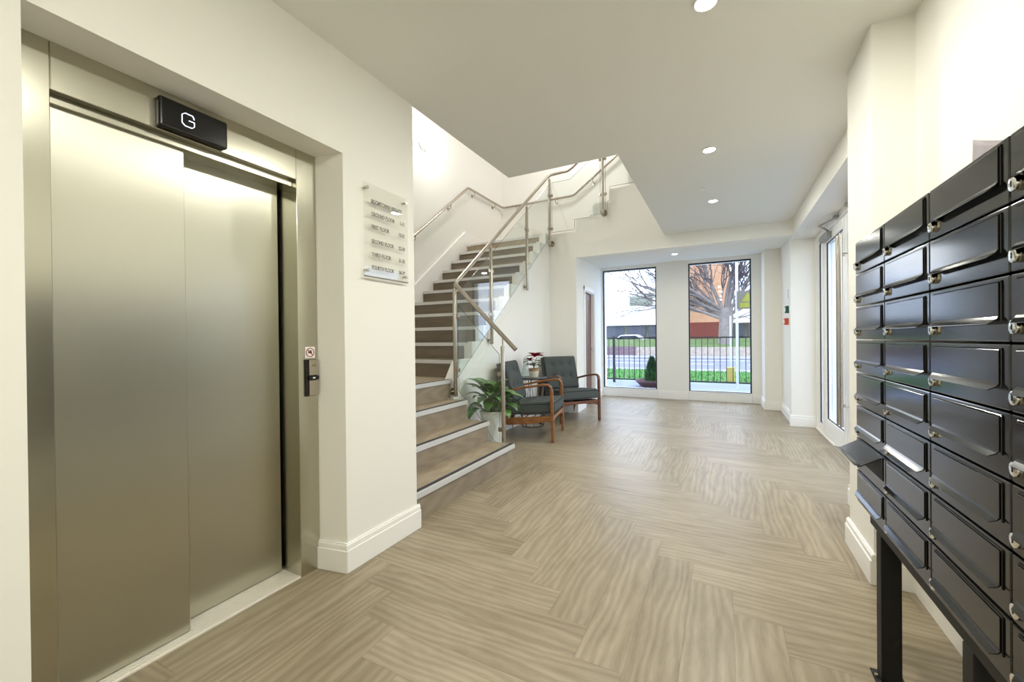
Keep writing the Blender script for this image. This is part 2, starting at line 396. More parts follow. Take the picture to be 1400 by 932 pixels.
skirt('baseboard_stair_wall', [(-2.60,YQ),(-2.08,YQ)][::-1])
skirt('baseboard_alcove_left', [(xa(YQ),YQ-.02),(xa(6.86),6.86)][::-1])
skirt('baseboard_alcove_left_far', [(xa(7.81),7.81),(xa(YW),YW)][::-1])
skirt('baseboard_under_stairs', [(XS,3.60),(XS,YQ)][::-1])

# windows
for i, (x0, x1) in enumerate(((-2.24,-1.17),(-.59,.45))):
    fr = MB(); t = .022; z0, z1 = .16, 2.60
    fr.box(x0, x0+t, YW+.03, YW+.08, z0, z1).box(x1-t, x1, YW+.03, YW+.08, z0, z1).box(x0+t, x1-t, YW+.03, YW+.08, z0, z0+t).box(x0+t, x1-t, YW+.03, YW+.08, z1-t, z1)
    wn = struct(fr.build('window_%d' % (i+1), 'gasket'), 'tall window beside the brown door' if i == 0 else 'tall window beside the alcove corner')
    MB().box(x0+t, x1-t, YW+.052, YW+.062, z0+t, z1-t).build('pane', 'glass', wn)
    MB().box(x0, x1, YW+.0, YW+.03, z0-.004, z0+.012).build('window_sill', 'upvc', wn)
    struct(MB().box(x0, x1, YW-.012, YW, .0, .155).build('trim_%d' % (i+2), 'upvc', bevel=.003, seg=1))

# brown door in the alcove
d = MB(); A, B_ = 6.93, 7.74
for y0, y1, z0, z1 in ((A-.06,A+.01,0,2.11),(B_-.01,B_+.06,0,2.11),(A-.06,B_+.06,2.04,2.11)):
    d.prism([(xa(y0),y0),(xa(y1),y1),(xa(y1)+.018,y1),(xa(y0)+.018,y0)], 'z', z0, z1)
for y0, y1, z0, z1 in ((A,A+.025,0,2.05),(B_-.025,B_,0,2.05),(A,B_,2.025,2.05)):
    d.prism([(xa(y0)-.138,y0),(xa(y1)-.138,y1),(xa(y1),y1),(xa(y0),y0)], 'z', z0, z1)
dr = struct(d.build('door_1', 'upvc', bevel=.003, seg=1), 'brown wooden door in a white frame')
y0, y1 = A+.03, B_-.03
MB().prism([(xa(y0)-.10,y0),(xa(y1)-.10,y1),(xa(y1)-.055,y1),(xa(y0)-.055,y0)], 'z', .01, 2.02).build('door_leaf', 'doorwood', dr)
for ya in (7.15, 7.50):
    g = MB()
    for z0, z1 in ((.30,.95),(1.10,1.92)):
        g.tube([(xa(ya)-.052,ya,z0),(xa(ya)-.052,ya,z1)], .006, 6)
    g.build('panel_bead', 'brass', dr)
g = MB(); g.lathe([(.026,0),(.026,.008)], (xa(7.64)-.055,7.64,1.0), 16, 'x'); g.tube([(xa(7.64)-.05,7.64,1.0),(xa(7.64)-.0,7.64,1.0),(xa(7.64)-.0,7.52,1.0)], .009, 8)
g.build('door_handle', 'steel', dr, smooth=True)

# entrance doors: side light + two leaves
XD = 1.10
def frame_rect(m, y0, y1, z0, z1, t, x0, x1, tb=None):
    tb = tb or t
    m.box(x0,x1,y0,y0+t,z0,z1).box(x0,x1,y1-t,y1,z0,z1).box(x0,x1,y0+t,y1-t,z0,z0+tb).box(x0,x1,y0+t,y1-t,z1-t,z1)
def gask(m, y0, y1, z0, z1, x, t=.008):
    frame_rect(m, y0, y1, z0, z1, t, x-.003, x+.010)
fr = MB(); fr.box(XD-.03,XD+.09,3.69,3.75,0,2.48).box(XD-.03,XD+.09,6.51,6.57,0,2.48).box(XD-.03,XD+.09,3.75,6.51,2.41,2.48).box(XD-.03,XD+.09,6.12,6.19,0,2.41).box(XD-.03,XD+.09,4.03,4.10,0,2.41)
dr = struct(fr.build('door_2', 'upvc', bevel=.004, seg=1), 'white framed glazed entrance doors')
for y0, y1 in ((6.19,6.51),(3.75,4.03)):
    q = MB(); frame_rect(q, y0, y1, .0, 2.41, .05, XD-.01, XD+.06, .10); q.build('side_light', 'upvc', dr, bevel=.003, seg=1)
    q = MB(); gask(q, y0+.05, y1-.05, .10, 2.36, XD+.0); q.build('seal', 'gasket', dr)
    MB().box(XD+.02,XD+.03,y0+.05,y1-.05,.10,2.36).build('pane', 'glass', dr)
for y0, y1, s in ((5.115,6.115,-1),(4.105,5.105,1)):
    q = MB(); frame_rect(q, y0, y1, .03, 2.40, .115, XD-.02, XD+.05, .19); lf = q.build('door_leaf', 'upvc', dr, bevel=.005, seg=1)
    q = MB(); gask(q, y0+.115, y1-.115, .22, 2.285, XD-.01); q.build('seal', 'gasket', lf)
    MB().box(XD+.012,XD+.022,y0+.115,y1-.115,.22,2.285).build('pane', 'glass', lf)
    yh = y0+.058 if s < 0 else y1-.058
    for xx, dz in ((XD-.075, 0), (XD+.105, 0)):
        q = MB(); q.tube([(xx,yh,.30),(xx,yh,2.20)], .016, 12)
        for z in (.5, 2.0): q.tube([(xx,yh,z),(XD-.02 if xx < XD else XD+.05,yh,z)], .008, 8)
        q.build('pull_handle', 'steel', lf, smooth=True)
    q = MB(); q.box(XD-.075,XD-.02,(5.70 if s<0 else 4.18),(6.06 if s<0 else 4.54),2.30,2.37); cl = q.build('door_closer', 'greybox', lf, bevel=.008)
    e = 5.72 if s<0 else 4.52
    q = MB(); q.tube([(XD-.05,e,2.375),(XD-.16,e-.18*(-s)*-1 if s>0 else e-.18,2.40),(XD-.05,e-.36 if s<0 else e+.36,2.43)], .008, 6, sq=(.022,.008)); q.box(XD-.07,XD-.03,(e-.40 if s<0 else e+.32),(e-.32 if s<0 else e+.40),2.42,2.45)
    q.build('closer_arm', 'greybox', cl)
MB().box(XD-.05,XD+.10,3.75,6.51,0,.022).build('threshold', 'sill', dr, bevel=.004, seg=1)

# ------------------------------------------------------------------ staircase
sc = thing('staircase', 'oak finished staircase with pale metal nosings turning twice up to the next floor', 'staircase', (-2.3,2.8,0))
def child(o, p):
    o.parent = p; o.matrix_parent_inverse = p.matrix_basis.inverted() if p.type == 'EMPTY' and False else Matrix()
    o.location = Vector(o.location) - Vector(p.location); return o
def built(mb, name, m, p, **k):
    """mesh given in world coordinates under an unrotated empty"""
    o = mb.build(name, m, **k); return child(o, p)
def sub(mb, name, m, parent, root, **k):
    o = mb.build(name, m, parent, **k); o.location = Vector(o.location); return o
SX = [None, -1.782, -2.059, -2.31, -2.558]
YN = 2.045
for k in range(1, 5):
    x0 = SX[k]-.012; x1 = SX[k+1]-.03 if k < 4 else XT0; ye = (3.49,3.49,3.49,3.56)[k-1]
    b = MB()
    if k < 4: b.box(x1, x0, YN, ye, zk(k)-.03, zk(k))
    else: b.prism([(x0,YN),(x0,ye),(XT1-.065,ye),(XT1-.065,yk(5)+.02),(XT0,yk(5)+.02),(XT0,YN)], 'z', zk(k)-.03, zk(k))
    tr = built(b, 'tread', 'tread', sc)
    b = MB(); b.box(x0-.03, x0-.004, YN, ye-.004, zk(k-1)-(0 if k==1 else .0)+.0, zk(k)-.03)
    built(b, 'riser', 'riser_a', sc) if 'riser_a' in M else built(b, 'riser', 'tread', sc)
    b = MB(); b.prism([(x0-.045,zk(k)),(x0-.045,zk(k)+.003),(x0+.010,zk(k)+.003),(x0+.010,zk(k)-.036),(x0+.004,zk(k)-.036),(x0+.0,zk(k)-.036),(x0+.0,zk(k))], 'y', YN, ye+.006)
    ns = sub(b, 'nosing', 'nosing', tr, sc)
    b = MB(); b.box(x0-.040, x0-.004, YN, ye+.004, zk(k)+.003, zk(k)+.005); sub(b, 'grip_strip', 'grip', tr, sc)
for k in range(5, 16):
    y0 = yk(k)+.012; y1 = yk(k+1)+.03 if k < 15 else YBK-.005
    b = MB()
    if k < 15: b.box(XT0, XT1, y0, y1, zk(k)-.03, zk(k))
    else: b.prism([(XT0,y0),(XT1,y0),(XT1,YQ+.155),(-2.08,YQ+.155),(-2.08,y1),(XT0,y1)], 'z', zk(k)-.16, zk(k))
    tr = built(b, 'tread', 'tread', sc)
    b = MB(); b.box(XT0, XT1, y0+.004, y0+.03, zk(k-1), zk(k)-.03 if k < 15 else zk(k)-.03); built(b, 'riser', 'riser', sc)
    b = MB(); b.prism([(y0+.045,zk(k)),(y0+.045,zk(k)+.003),(y0-.010,zk(k)+.003),(y0-.010,zk(k)-.038),(y0,zk(k)-.038),(y0,zk(k))], 'x', XT0+.005, XT1)
    sub(b, 'nosing', 'nosing', tr, sc)
    b = MB(); b.box(XT0+.01, XT1, y0+.004, y0+.04, zk(k)+.003, zk(k)+.005); sub(b, 'grip_strip', 'grip', tr, sc)
for i in range(5):
    x0 = -2.09+.277*i; z = zk(16+i)
    b = MB().box(x0, x0+.31, YQ+.155, YBK-.005, z-.04, z); tr = built(b, 'tread', 'tread', sc)
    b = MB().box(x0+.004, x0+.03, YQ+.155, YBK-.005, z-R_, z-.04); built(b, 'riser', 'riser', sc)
    b = MB().box(x0-.01, x0+.045, YQ+.155, YBK-.005, z, z+.003).box(x0-.01, x0, YQ+.155, YBK-.005, z-.038, z); sub(b, 'nosing', 'nosing', tr, sc)
# soffit closing the underside, side panel and string boards
b = MB(); b.prism([(yk(5)+.03,0.0),(yk(5)+.03,zk(4)),(yk(15)+.05,zk(15)-.20),(YBK,zk(15)-.20),(YBK,zk(15)-.23),(yk(15)+.1,zk(15)-.23),(yk(5)+.10,zk(4)-.10),(yk(5)+.10,0)], 'x', XT0, XT1-.065)
built(b, 'soffit', 'wall', sc)
b = MB(); b.prism([(-2.12,zk(15)-.19),(-.70,zk(20)-.20),(-.70,zk(20)-.17),(-2.12,zk(15)-.15)], 'y', YQ+.155, YBK-.01); built(b, 'soffit', 'wall', sc)
b = MB()
for k in range(1, 5):
    x0 = SX[k]-.03; x1 = SX[k+1]-.03 if k < 4 else XT1-.06
    b.box(x1, x0, (3.49,3.49,3.49,3.56)[k-1]-.03, (3.49,3.49,3.49,3.56)[k-1]-.006, 0, zk(k)-.031)
built(b, 'side_panel', 'wall', sc)
# white stepped capping on the open side
b = MB()
for k in range(5, 16):
    y1 = yk(k+1) if k < 15 else YQ
    b.box(XT1, XS+.004, yk(k)-.012, y1+.0, zk(k)-.012, zk(k)+.012)
    b.box(XT1, XS+.004, yk(k)-.012, yk(k)+.0, zk(k-1)+.012, zk(k)-.012)
struct(b.build('trim_4', 'trim'), 'white capping on the open side of the middle flight')
# wall string (skirting rising with the stairs)
b = MB(); q = [(yk(5)-.06,zk(4)),(yk(5)-.06,zk(5)+.15),(yk(15)-.03,zk(15)+.22),(YBK-.02,zk(15)+.16),(YBK-.02,zk(15)),(yk(15)+.1,zk(15)-.1),(yk(5)+.1,zk(4))]
b.prism(q, 'x', XLW, XT0+.0)
struct(b.build('trim_5', 'trim'), 'white string board on the stairwell wall')
struct(MB().box(XT0, -2.15, YBK-.02, YBK, zk(15), zk(15)+.16).build('trim_6', 'trim'))
b = MB(); b.prism([(-2.15,zk(15)),(-2.15,zk(15)+.17),(-.75,zk(20)+.22),(-.75,zk(20)-.1)], 'y', YBK-.018, YBK)
struct(b.build('trim_7', 'trim'))

# ------------------------------------------------------------------ balustrade
XP = -2.515
def rot2(p): return p
bl = thing('balustrade', 'stainless steel and clear glass balustrade along the open side of the stairs', 'balustrade', (XP,3.57,0))
RT = [(-1.80,3.57,1.095),(-1.835,3.57,1.13),(-2.50,3.57,1.775),(XP,3.63,1.83),(XP,YQ-.13,3.835),(XP+.05,YQ-.08,3.87),(-2.20,YQ-.08,3.88),(-2.12,YQ-.08,3.92),(-.62,YQ-.08,5.03)]
built(MB().tube(RT, .0215, 14), 'handrail', 'steel', bl, smooth=True)
P6z = 3.12
posts = [(-1.945,3.57,.02,1.13),(XP,3.57,.60,1.74),(XP,4.34,1.14,2.31),(XP,5.38,1.90,3.10),(XP+.0,YQ-.08,2.74,3.80),(-1.635,YQ-.08,3.12,4.15)]
clampz = [(.30,.85),(.88,1.45),(1.50,2.03),(2.30,2.78),(2.99,3.53),(3.41,3.95)]
for (x,y,z0,z1),cz,i in zip(posts, clampz, range(6)):
    b = MB(); b.lathe([(.0205,z0),(.0215,z0+.003),(.0215,z1-.003),(.0205,z1)], (x,y,0), 16); po = built(b, 'newel_post', 'steel', bl, smooth=True)
    # pin up to the handrail
    zr = {0:1.21,1:1.80,2:2.40,3:3.20,4:3.87,5:4.26}[i]
    b = MB(); b.tube([(x,y,z1),(x,y,zr)], .007, 8); sub(b, 'rail_pin', 'steel', po, bl)
    # flange fixing
    if i:
        ax = 'x' if i < 4 else 'y'
        if i in (1,2,3):
            b = MB(); b.lathe([(.038,0),(.038,.008)], (XS+.004,y,z0+.05), 20, 'x'); b.tube([(XS+.01,y,z0+.05),(x,y,z0+.05)], .014, 10)
        else:
            b = MB(); b.lathe([(.052,0),(.052,.01)], (x,YQ-.011,z0+.02), 24, 'y'); b.tube([(x,YQ-.01,z0+.02),(x,y,z0+.02)], .016, 10); b.lathe([(.03,0),(.03,.012)], (x,y-.03,z0+.02), 16, 'y')
        sub(b, 'wall_flange', 'steel', po, bl, smooth=True)
    for z in cz:
        b = MB()
        if i == 0: dirs = [(-1,0)]
        elif i == 1: dirs = [(1,0),(0,1)]
        elif i in (2,3): dirs = [(0,-1),(0,1)]
        elif i == 4: dirs = [(1,0),(0,-1)]
        else: dirs = [(-1,0),(1,0)]
        for dx, dy in dirs:
            n = Vector((-dy,dx)); A = Vector((x,y))+Vector((dx,dy))*.018
            q = [A+n*.013, A-n*.013]
            for t in range(9):
                a = -PI/2+PI*t/8; q.append(A+Vector((dx,dy))*(.022+.022*math.cos(a))+n*(.013*math.sin(a)))
            b.prism([(p.x,p.y) for p in q], 'z', z-.02, z+.02)
        sub(b, 'glass_clamp', 'steel', po, bl, bevel=.002, seg=1)
def pane(pts, axis, c, t=.010):
    b = MB(); b.prism(pts, axis, c-t/2, c+t/2); g = built(b, 'glass_panel', 'rglass', bl)
    # polished edge as a thin rim
    e = MB(); n = len(pts)
    loop = [({'x':(c,p[0],p[1]),'y':(p[0],c,p[1])}[axis]) for p in pts]
    e.tube(loop+[loop[0]], .003, 4, cap=False); sub(e, 'glass_edge', 'glassedge', g, bl)
pane([(-1.985,.10),(-1.985,1.05),(-2.475,1.56),(-2.475,.66),(-2.30,.50),(-2.10,.24)], 'y', 3.57)
def seg2(y0, y1):
    f = lambda y: 1.83 + (y-3.63)*(3.835-1.83)/(YQ-.13-3.63)
    lo = lambda y: f(y)-1.02
    pane([(y0,lo(y0)),(y0,f(y0)-.14),(y1,f(y1)-.14),(y1,lo(y1))], 'x', XP)
seg2(3.61,4.30); seg2(4.38,5.34); seg2(5.42,YQ-.12)
pane([(-2.475,2.93),(-2.475,3.74),(-2.16,3.74),(-1.675,4.09),(-1.675,3.115),(-1.83,3.115),(-1.83,3.09),(-2.09,3.09),(-2.09,2.95),(-2.11,2.93)], 'y', YQ-.08)
pane([(-1.595,3.135),(-1.595,4.15),(-.75,4.75),(-.75,3.70),(-.98,3.70),(-.98,3.51),(-1.53,3.51),(-1.53,3.31),(-1.56,3.29),(-1.57,3.135)], 'y', YQ-.08)

def wallrail(name, label, pts, brs, nrm):
    t = thing(name, label, 'handrail', pts[0], 0)
    built(MB().tube(pts, .021, 14), 'rail', 'steel', t, smooth=True)
    for (x,y,z,nx,ny) in brs:
        b = MB(); wx, wy = x+nx*.06, y+ny*.06
        b.tube([(x,y,z),(x,y,z-.05),(x+nx*.02,y+ny*.02,z-.07),(wx,wy,z-.07)], .007, 8)
        if nx: b.lathe([(.03,0),(.03,.006)], (wx-(.006 if nx>0 else 0),wy,z-.07), 16, 'x')
        else: b.lathe([(.03,0),(.03,.006)], (wx,wy-(.006 if ny>0 else 0),z-.07), 16, 'y')
        built(b, 'bracket', 'steel', t, smooth=True)
    return t
XH = XLW+.06; YH = YBK-.06
wallrail('wall_handrail', 'stainless handrail climbing the stairwell wall and round its far corner', 
    [(XH,3.62,1.84),(XH,6.22,3.915),(XH,6.28,3.93),(XH,YH-.04,3.93),(XH+.04,YH,3.93),(-2.56,YH,3.93),(-2.50,YH,3.95),(-1.0,YH,5.02)],
    [(XH,4.79,2.76,-1,0),(XH,5.7,3.48,-1,0),(XH,6.45,3.92,-1,0),(XH,7.2,3.92,-1,0),(-3.75,YH,3.92,0,1),(-2.9,YH,3.92,0,1),(-2.15,YH,4.18,0,1),(-1.5,YH,4.64,0,1)], 'x')
wallrail('wall_handrail', 'short stainless handrail end showing past the white column at the first steps',
    [(-1.83,2.10,1.095),(-1.87,2.10,1.12),(-2.60,2.10,1.70),(-2.70,2.10,1.74),(-3.9,2.10,1.74)], [(-2.1,2.10,1.29,0,-1),(-2.9,2.10,1.735,0,-1),(-3.7,2.10,1.735,0,-1)], 'y')

# ------------------------------------------------------------------ lift
lf = thing('lift_entrance', 'brushed stainless steel lift entrance with two sliding doors', 'lift', (XF,.9,0))
built(MB().box(-1.995,-1.964,.40,.887,.012,2.03), 'door_panel', 'lift', lf, bevel=.002, seg=1)['label'] = 'nearer sliding panel'
built(MB().box(-2.075,-2.045,.80,1.335,.012,2.03), 'door_panel', 'lift', lf, bevel=.002, seg=1)['label'] = 'set-back sliding panel'
b = MB(); b.box(-2.08,XF,1.35,1.46,0,2.172); built(b, 'door_jamb', 'liftframe', lf, bevel=.002, seg=1)
b = MB(); b.box(-1.96,XF,.405,.497,0,2.172); built(b, 'door_jamb', 'liftframe', lf, bevel=.002, seg=1)
b = MB(); b.box(-2.09,XF,.4975,1.3495,2.016,2.172); b.box(-2.09,-1.945,.4975,1.3495,1.985,2.016) ; built(b, 'door_header', 'liftframe', lf, bevel=.002, seg=1)
b = MB(); q = [(XF-.002,0),(XF-.002,.006)]
x = XF-.006
for i in range(11):
    q += [(x,.008),(x-.008,.008),(x-.008,.003),(x-.012,.003)]; x -= .012
q += [(x,.008),(-2.09,.008),(-2.09,0)]
b.prism(q, 'y', .4975, 1.3495); built(b, 'door_sill', 'sill', lf)
def text(s, size, m, name, parent, origin, u, v, align='LEFT', depth=.0006, bold=0, xs=.76):
    c = bpy.data.curves.new(name, 'FONT'); c.body = s; c.size = size; c.align_x = align; c.extrude = depth; c.offset = bold
    t = bpy.data.objects.new('tmp', c); COL.objects.link(t); bpy.context.view_layer.update()
    me = bpy.data.meshes.new_from_object(t.evaluated_get(bpy.context.evaluated_depsgraph_get())); bpy.data.objects.remove(t)
    U, V = Vector(u), Vector(v); N = U.cross(V)
    for p in me.vertices: p.co = Vector(origin)+U*p.co.x*xs+V*p.co.y+N*p.co.z
    me.materials.clear(); me.materials.append(M[m]); o = bpy.data.objects.new(name, me); COL.objects.link(o)
    if parent is not None: child(o, parent)
    return o
# floor display
fd = thing('floor_display', 'black lift floor display showing a lit letter G', 'display', (-1.895,.89,2.08))
b = MB(); b.box(XF+.0005,-1.880,.772,1.012,2.022,2.137); built(b, 'housing', 'blackpl', fd, bevel=.008, seg=3)
# letter G as a rounded stroke
gy, gz, gs = .865, 2.078, .021
gp = [(gs,gs*.55),(gs*.75,gs*1.15),(-gs*.5,gs*1.2),(-gs,gs*.75),(-gs,-gs*.75),(-gs*.5,-gs*1.2),(gs*.6,-gs*1.2),(gs,-gs*.8),(gs,-.0),(gs*.1,-.0)]
b = MB(); b.tube([(-1.8795,gy+a,gz+c) for a,c in gp], .003, 6, sq=(.0055,.0014)); built(b, 'digit', 'glow', fd)
# call panel
cpn = thing('call_panel', 'slim lift call button panel with an up arrow on the steel jamb', 'button panel', (XF,1.42,1.0))
built(MB().box(XF+.0005,XF+.012,1.384,1.445,.915,1.105), 'backing', 'blackpl', cpn, bevel=.002, seg=1)
b = MB().box(XF+.012,XF+.018,1.398,1.450,1.022,1.103); bt = built(b, 'button_plate', 'steel', cpn, bevel=.002, seg=1)
sub(MB().tube([(XF+.0185,1.412,1.068),(XF+.0185,1.424,1.079),(XF+.0185,1.436,1.068)], .0012, 4), 'arrow', 'dark', bt, cpn)
built(MB().box(XF+.012,XF+.018,1.398,1.450,.918,.998), 'lower_plate', 'steel', cpn, bevel=.002, seg=1)
b = MB().box(XF+.012,XF+.019,1.394,1.452,1.0,1.020); kb = built(b, 'display_strip', 'blackpl', cpn)
sub(MB().box(XF+.019,XF+.0195,1.416,1.430,1.006,1.013), 'indicator', 'white', kb, cpn)
sk = thing('prohibition_sticker', 'small white square sticker with a red crossed circle above the call panel', 'sticker', (XF,1.41,1.14))
built(MB().box(XF+.0005,XF+.0015,1.386,1.442,1.112,1.170), 'backing', 'white', sk)
c0 = (XF+.002,1.414,1.141)
b = MB(); b.tube([(c0[0],c0[1]+.022*math.cos(a*PI/12),c0[2]+.022*math.sin(a*PI/12)) for a in range(25)], .0022, 6); b.tube([(c0[0],c0[1]-.016,c0[2]+.016),(c0[0],c0[1]+.016,c0[2]-.016)], .002, 6)
built(b, 'crossed_circle', 'red', sk)
b = MB(); b.box(c0[0]-.0005,c0[0]+.0006,c0[1]-.010,c0[1]+.010,c0[2]-.004,c0[2]+.004); b.box(c0[0]-.0005,c0[0]+.0006,c0[1]-.002,c0[1]+.008,c0[2]+.005,c0[2]+.011); built(b, 'pictogram', 'dark', sk)

# directory sign
sg = thing('directory_sign', 'clear acrylic floor directory sign on steel studs beside the lift', 'sign', (XL,1.79,1.8))
built(MB().box(XL+.018,XL+.026,1.612,1.955,1.553,2.062), 'acrylic_panel', 'acrylic', sg)
built(MB().box(XL+.017,XL+.027,1.612,1.955,1.549,1.555), 'panel_edge', 'glassedge_l' if 'glassedge_l' in M else 'text', sg)
b = MB()
for y in (1.632,1.935):
    for z in (1.585,2.035):
        s_ = MB().lathe([(.007,.0005),(.007,.028),(.009,.028),(.009,.033),(.007,.035)], (XL,y,z), 14, 'x'); built(s_, 'standoff_stud', 'steel', sg, smooth=True)
lines = [('BOOMTOWN HEIGHTS', 1.965, None), ('GROUND FLOOR', 1.895, '1-11'), ('FIRST FLOOR', 1.825, '12-21'), ('SECOND FLOOR', 1.745, '22-30'), ('THIRD FLOOR', 1.672, '31-35'), ('FOURTH FLOOR', 1.600, '36-39')]
for s_, z, n_ in lines:
    z = z-.006
    text(s_, .030, 'text', 'lettering', sg, (XL+.0275,1.660,z), (0,1,0), (0,0,1), bold=.0008)
    if n_: text(n_, .030, 'text', 'lettering', sg, (XL+.0275,1.925,z), (0,1,0), (0,0,1), 'RIGHT', bold=.0008)
built(MB().box(XL+.027,XL+.0278,1.664,1.895,1.957,1.959), 'underline', 'text', sg)

# ------------------------------------------------------------------ mailboxes
MX = .472; MY0 = 2.094; MW = .332; MT = 1.569; MH = (1.569-.539)/8; MD = .27
def mailbox(openflap=False):
    """local: x = 0 at front face growing towards the wall, y from 0 (far) to -MW (near), z 0 at the top down to -MH"""
    r = thing('mailbox', 'x', 'mailbox', (0,0,0), 0, 'black metal mailboxes in the wall bank')
    g = .0018; h = MH-g; wd = MW-g
    b = MB(); b.box(.0, MD, -wd, -g, -h, -g); body = b.build('body', 'black', r, bevel=.003, seg=2)
    zt, zb, ya, yb = -.012, -.086, -.026, -wd+.024
    # raised rim round the flap
    b = MB(); t = .003
    b.box(-.0025,.001,yb-t,ya+t,zt,zt+t).box(-.0025,.001,ya,ya+t,zb,zt).box(-.0025,.001,yb-t,yb,zb,zt)
    b.build('flap_surround', 'blackedge', r, bevel=.001, seg=1)
    prof = [(-.0015,0),(-.0045,-.001),(-.0045,zb-zt+.008),(-.0075,zb-zt+.003),(-.0165,zb-zt-.0055),(-.0158,zb-zt-.007),(-.0065,zb-zt+.0005),(-.0015,zb-zt+.006)]
    if openflap:
        a = math.radians(58); prof = [(x*math.cos(a)+z*math.sin(a), -x*math.sin(a)+z*math.cos(a)) for x, z in prof]
        MB().box(.0005,-.0008,yb,ya,zb,zt).build('slot_shade', 'dark', r)  # dark sheet on the solid body, painted shade of the letter opening
    n = len(prof); y_in = .0
    vs = [(x, ya-(.010 if i in (4,5) and not openflap else .001), z+zt) for i,(x,z) in enumerate(prof)] + [(x, yb+(.010 if i in (4,5) and not openflap else .001), z+zt) for i,(x,z) in enumerate(prof)]
    fs = [tuple(range(n)), tuple(range(2*n-1,n-1,-1))] + [(i,i+n,(i+1)%n+n,(i+1)%n) for i in range(n)]
    MB().add(vs, fs).build('flap', 'openflap' if openflap and 'openflap' in M else 'black', r, bevel=.0006, seg=1)
    b = MB(); cy, cz = -.026, -.0990
    b.lathe([(.0140,.0),(.0140,-.006),(.0130,-.0085),(.0095,-.0095),(.0,-.0095)], (0,cy,cz), 20, 'x', cap=False); lk = b.build('lock', 'chrome', r, smooth=True)
    MB().box(-.0102,-.0094,cy-.0012,cy+.0012,cz-.005,cz+.005).build('key_slot', 'dark', lk)
    MB().box(-.0012,.0005,-.060,-.048,cz-.006,cz+.007).build('number_label', 'cream', r)
    return r
colname = ['farthest column', 'second column from the far end', 'third column from the far end', 'nearest column at the photo edge']
rowname = ['top row', 'second row down', 'third row down', 'fourth row down', 'fifth row down', 'sixth row down', 'second row up from the bottom', 'bottom row']
proto = None
for c in range(4):
    for r_ in range(8):
        if c == 0 and r_ == 6: o = mailbox(True)
        elif proto is None: o = proto = mailbox()
        else: o = copy_tree(proto)
        o.location = (MX, MY0-c*MW, MT-r_*MH)
        if c == 0 and r_ == 6: o['label'] = 'black metal mailbox with its letter flap standing open, farthest column'
        else: o['label'] = 'glossy black metal mailbox, %s, %s' % (rowname[r_], colname[c])
fs_ = thing('mailbox_stand', 'black steel legs and base rail carrying the bank of mailboxes', 'stand', (MX,1.4,0))
ZB = MT-8*MH
built(MB().box(MX+.004,MX+MD-.01,MY0-4*MW+.005,MY0-.15,ZB-.03,ZB-.001), 'base_rail', 'legblack', fs_, bevel=.002, seg=1)
for y in (1.828,1.240,.80):
    lg = MB().box(MX+.004,MX+.059,y,y+.048,0,ZB-.031); lo = built(lg, 'leg', 'legblack', fs_, bevel=.002, seg=1)
    sub(MB().box(MX-.012,MX+.075,y-.016,y+.064,.0,.006), 'foot_plate', 'legblack', lo, fs_, bevel=.001, seg=1)
    sub(MB().lathe([(.006,.006),(.006,.014)], (MX-.004,y+.024,0), 6), 'bolt', 'steel', lo, fs_)
# curled paper on top of the bank
b = MB(); vs = []; n = 8
for i in range(n+1):
    u = i/n
    for j in range(n+1):
        v = j/n
        y = 1.565-.30*u; z = MT+.002+v*(.155-.05*u)+.0; x = .585+.03*math.sin(u*2.6)+.02*v
        if v > .999: z += .0
        vs.append((x, y+.045*(1-v)*-(1-u), z-.035*math.sin(PI*u)*v))
for i in range(n):
    for j in range(n): b.f.append((i*(n+1)+j,(i+1)*(n+1)+j,(i+1)*(n+1)+j+1,i*(n+1)+j+1))
b.v = vs
o = b.build('leaflet', 'paper', smooth=True); sm = o.modifiers.new('thick','SOLIDIFY'); sm.thickness = .0008
tag(o, 'grey lilac sheet of paper poking up from the top of the mailboxes', 'paper')

# ------------------------------------------------------------------ call points on alcove wall
def callpoint(name, label, y, z, w_, h_, d_, m, cat):
    r = thing(name, label, cat, (.83,y,z))
    built(MB().box(.83-d_,.8295,y-w_/2,y+w_/2,z-h_/2,z+h_/2), 'housing', m, r, bevel=.004)
    built(MB().box(.83-d_-.002,.83-d_,y-w_*.3,y+w_*.3,z-h_*.25,z+h_*.25), 'press_panel', 'white', r)
callpoint('exit_button', 'green emergency door release box on the alcove wall', 6.95, 1.575, .10, .10, .05, 'green', 'call point')
callpoint('fire_call_point', 'orange-red fire call point below the green release box', 7.06, 1.41, .09, .095, .05, 'orange', 'call point')
r = thing('wall_notice', 'narrow pale notice with red print above the green release box', 'notice', (.83,6.95,1.8))
built(MB().box(.826,.8295,6.88,7.06,1.72,1.90), 'board', 'white', r)
built(MB().box(.8252,.826,7.0,7.03,1.74,1.87).box(.8252,.826,6.91,6.93,1.76,1.88), 'print', 'red', r)

# ------------------------------------------------------------------ downlights
def downlight(x, y, z, label, nz=-1, power=34, tilt=0):
    r = thing('downlight', label, 'ceiling light', (x,y,z), 0, 'recessed ceiling downlights')
    b = MB().lathe([(.052,-.001),(.052,-.006),(.045,-.008),(.043,-.004),(.043,-.001)], (x,y,z), 28); built(b, 'trim_ring', 'white', r, smooth=True)
    b = MB().lathe([(.042,-.0012),(.042,-.004)], (x,y,z), 28); built(b, 'lens', 'lens', r)
    L = bpy.data.lights.new('downlight_lamp', 'AREA'); L.shape = 'DISK'; L.size = .10; L.energy = power; L.color = (1,.985,.885)
    lo = bpy.data.objects.new('downlight_lamp', L); COL.objects.link(lo); lo.location = (x,y,z-.02); return r
PW = 14
downlight(-.06, 2.03, H, 'recessed round ceiling light nearest the lift, at the top edge of the photo', power=PW)
downlight(-.09, 3.63, H, 'recessed round ceiling light in the middle of the ceiling', power=PW)
downlight(-.09, 5.01, H, 'recessed round ceiling light closest to the window alcove', power=PW)
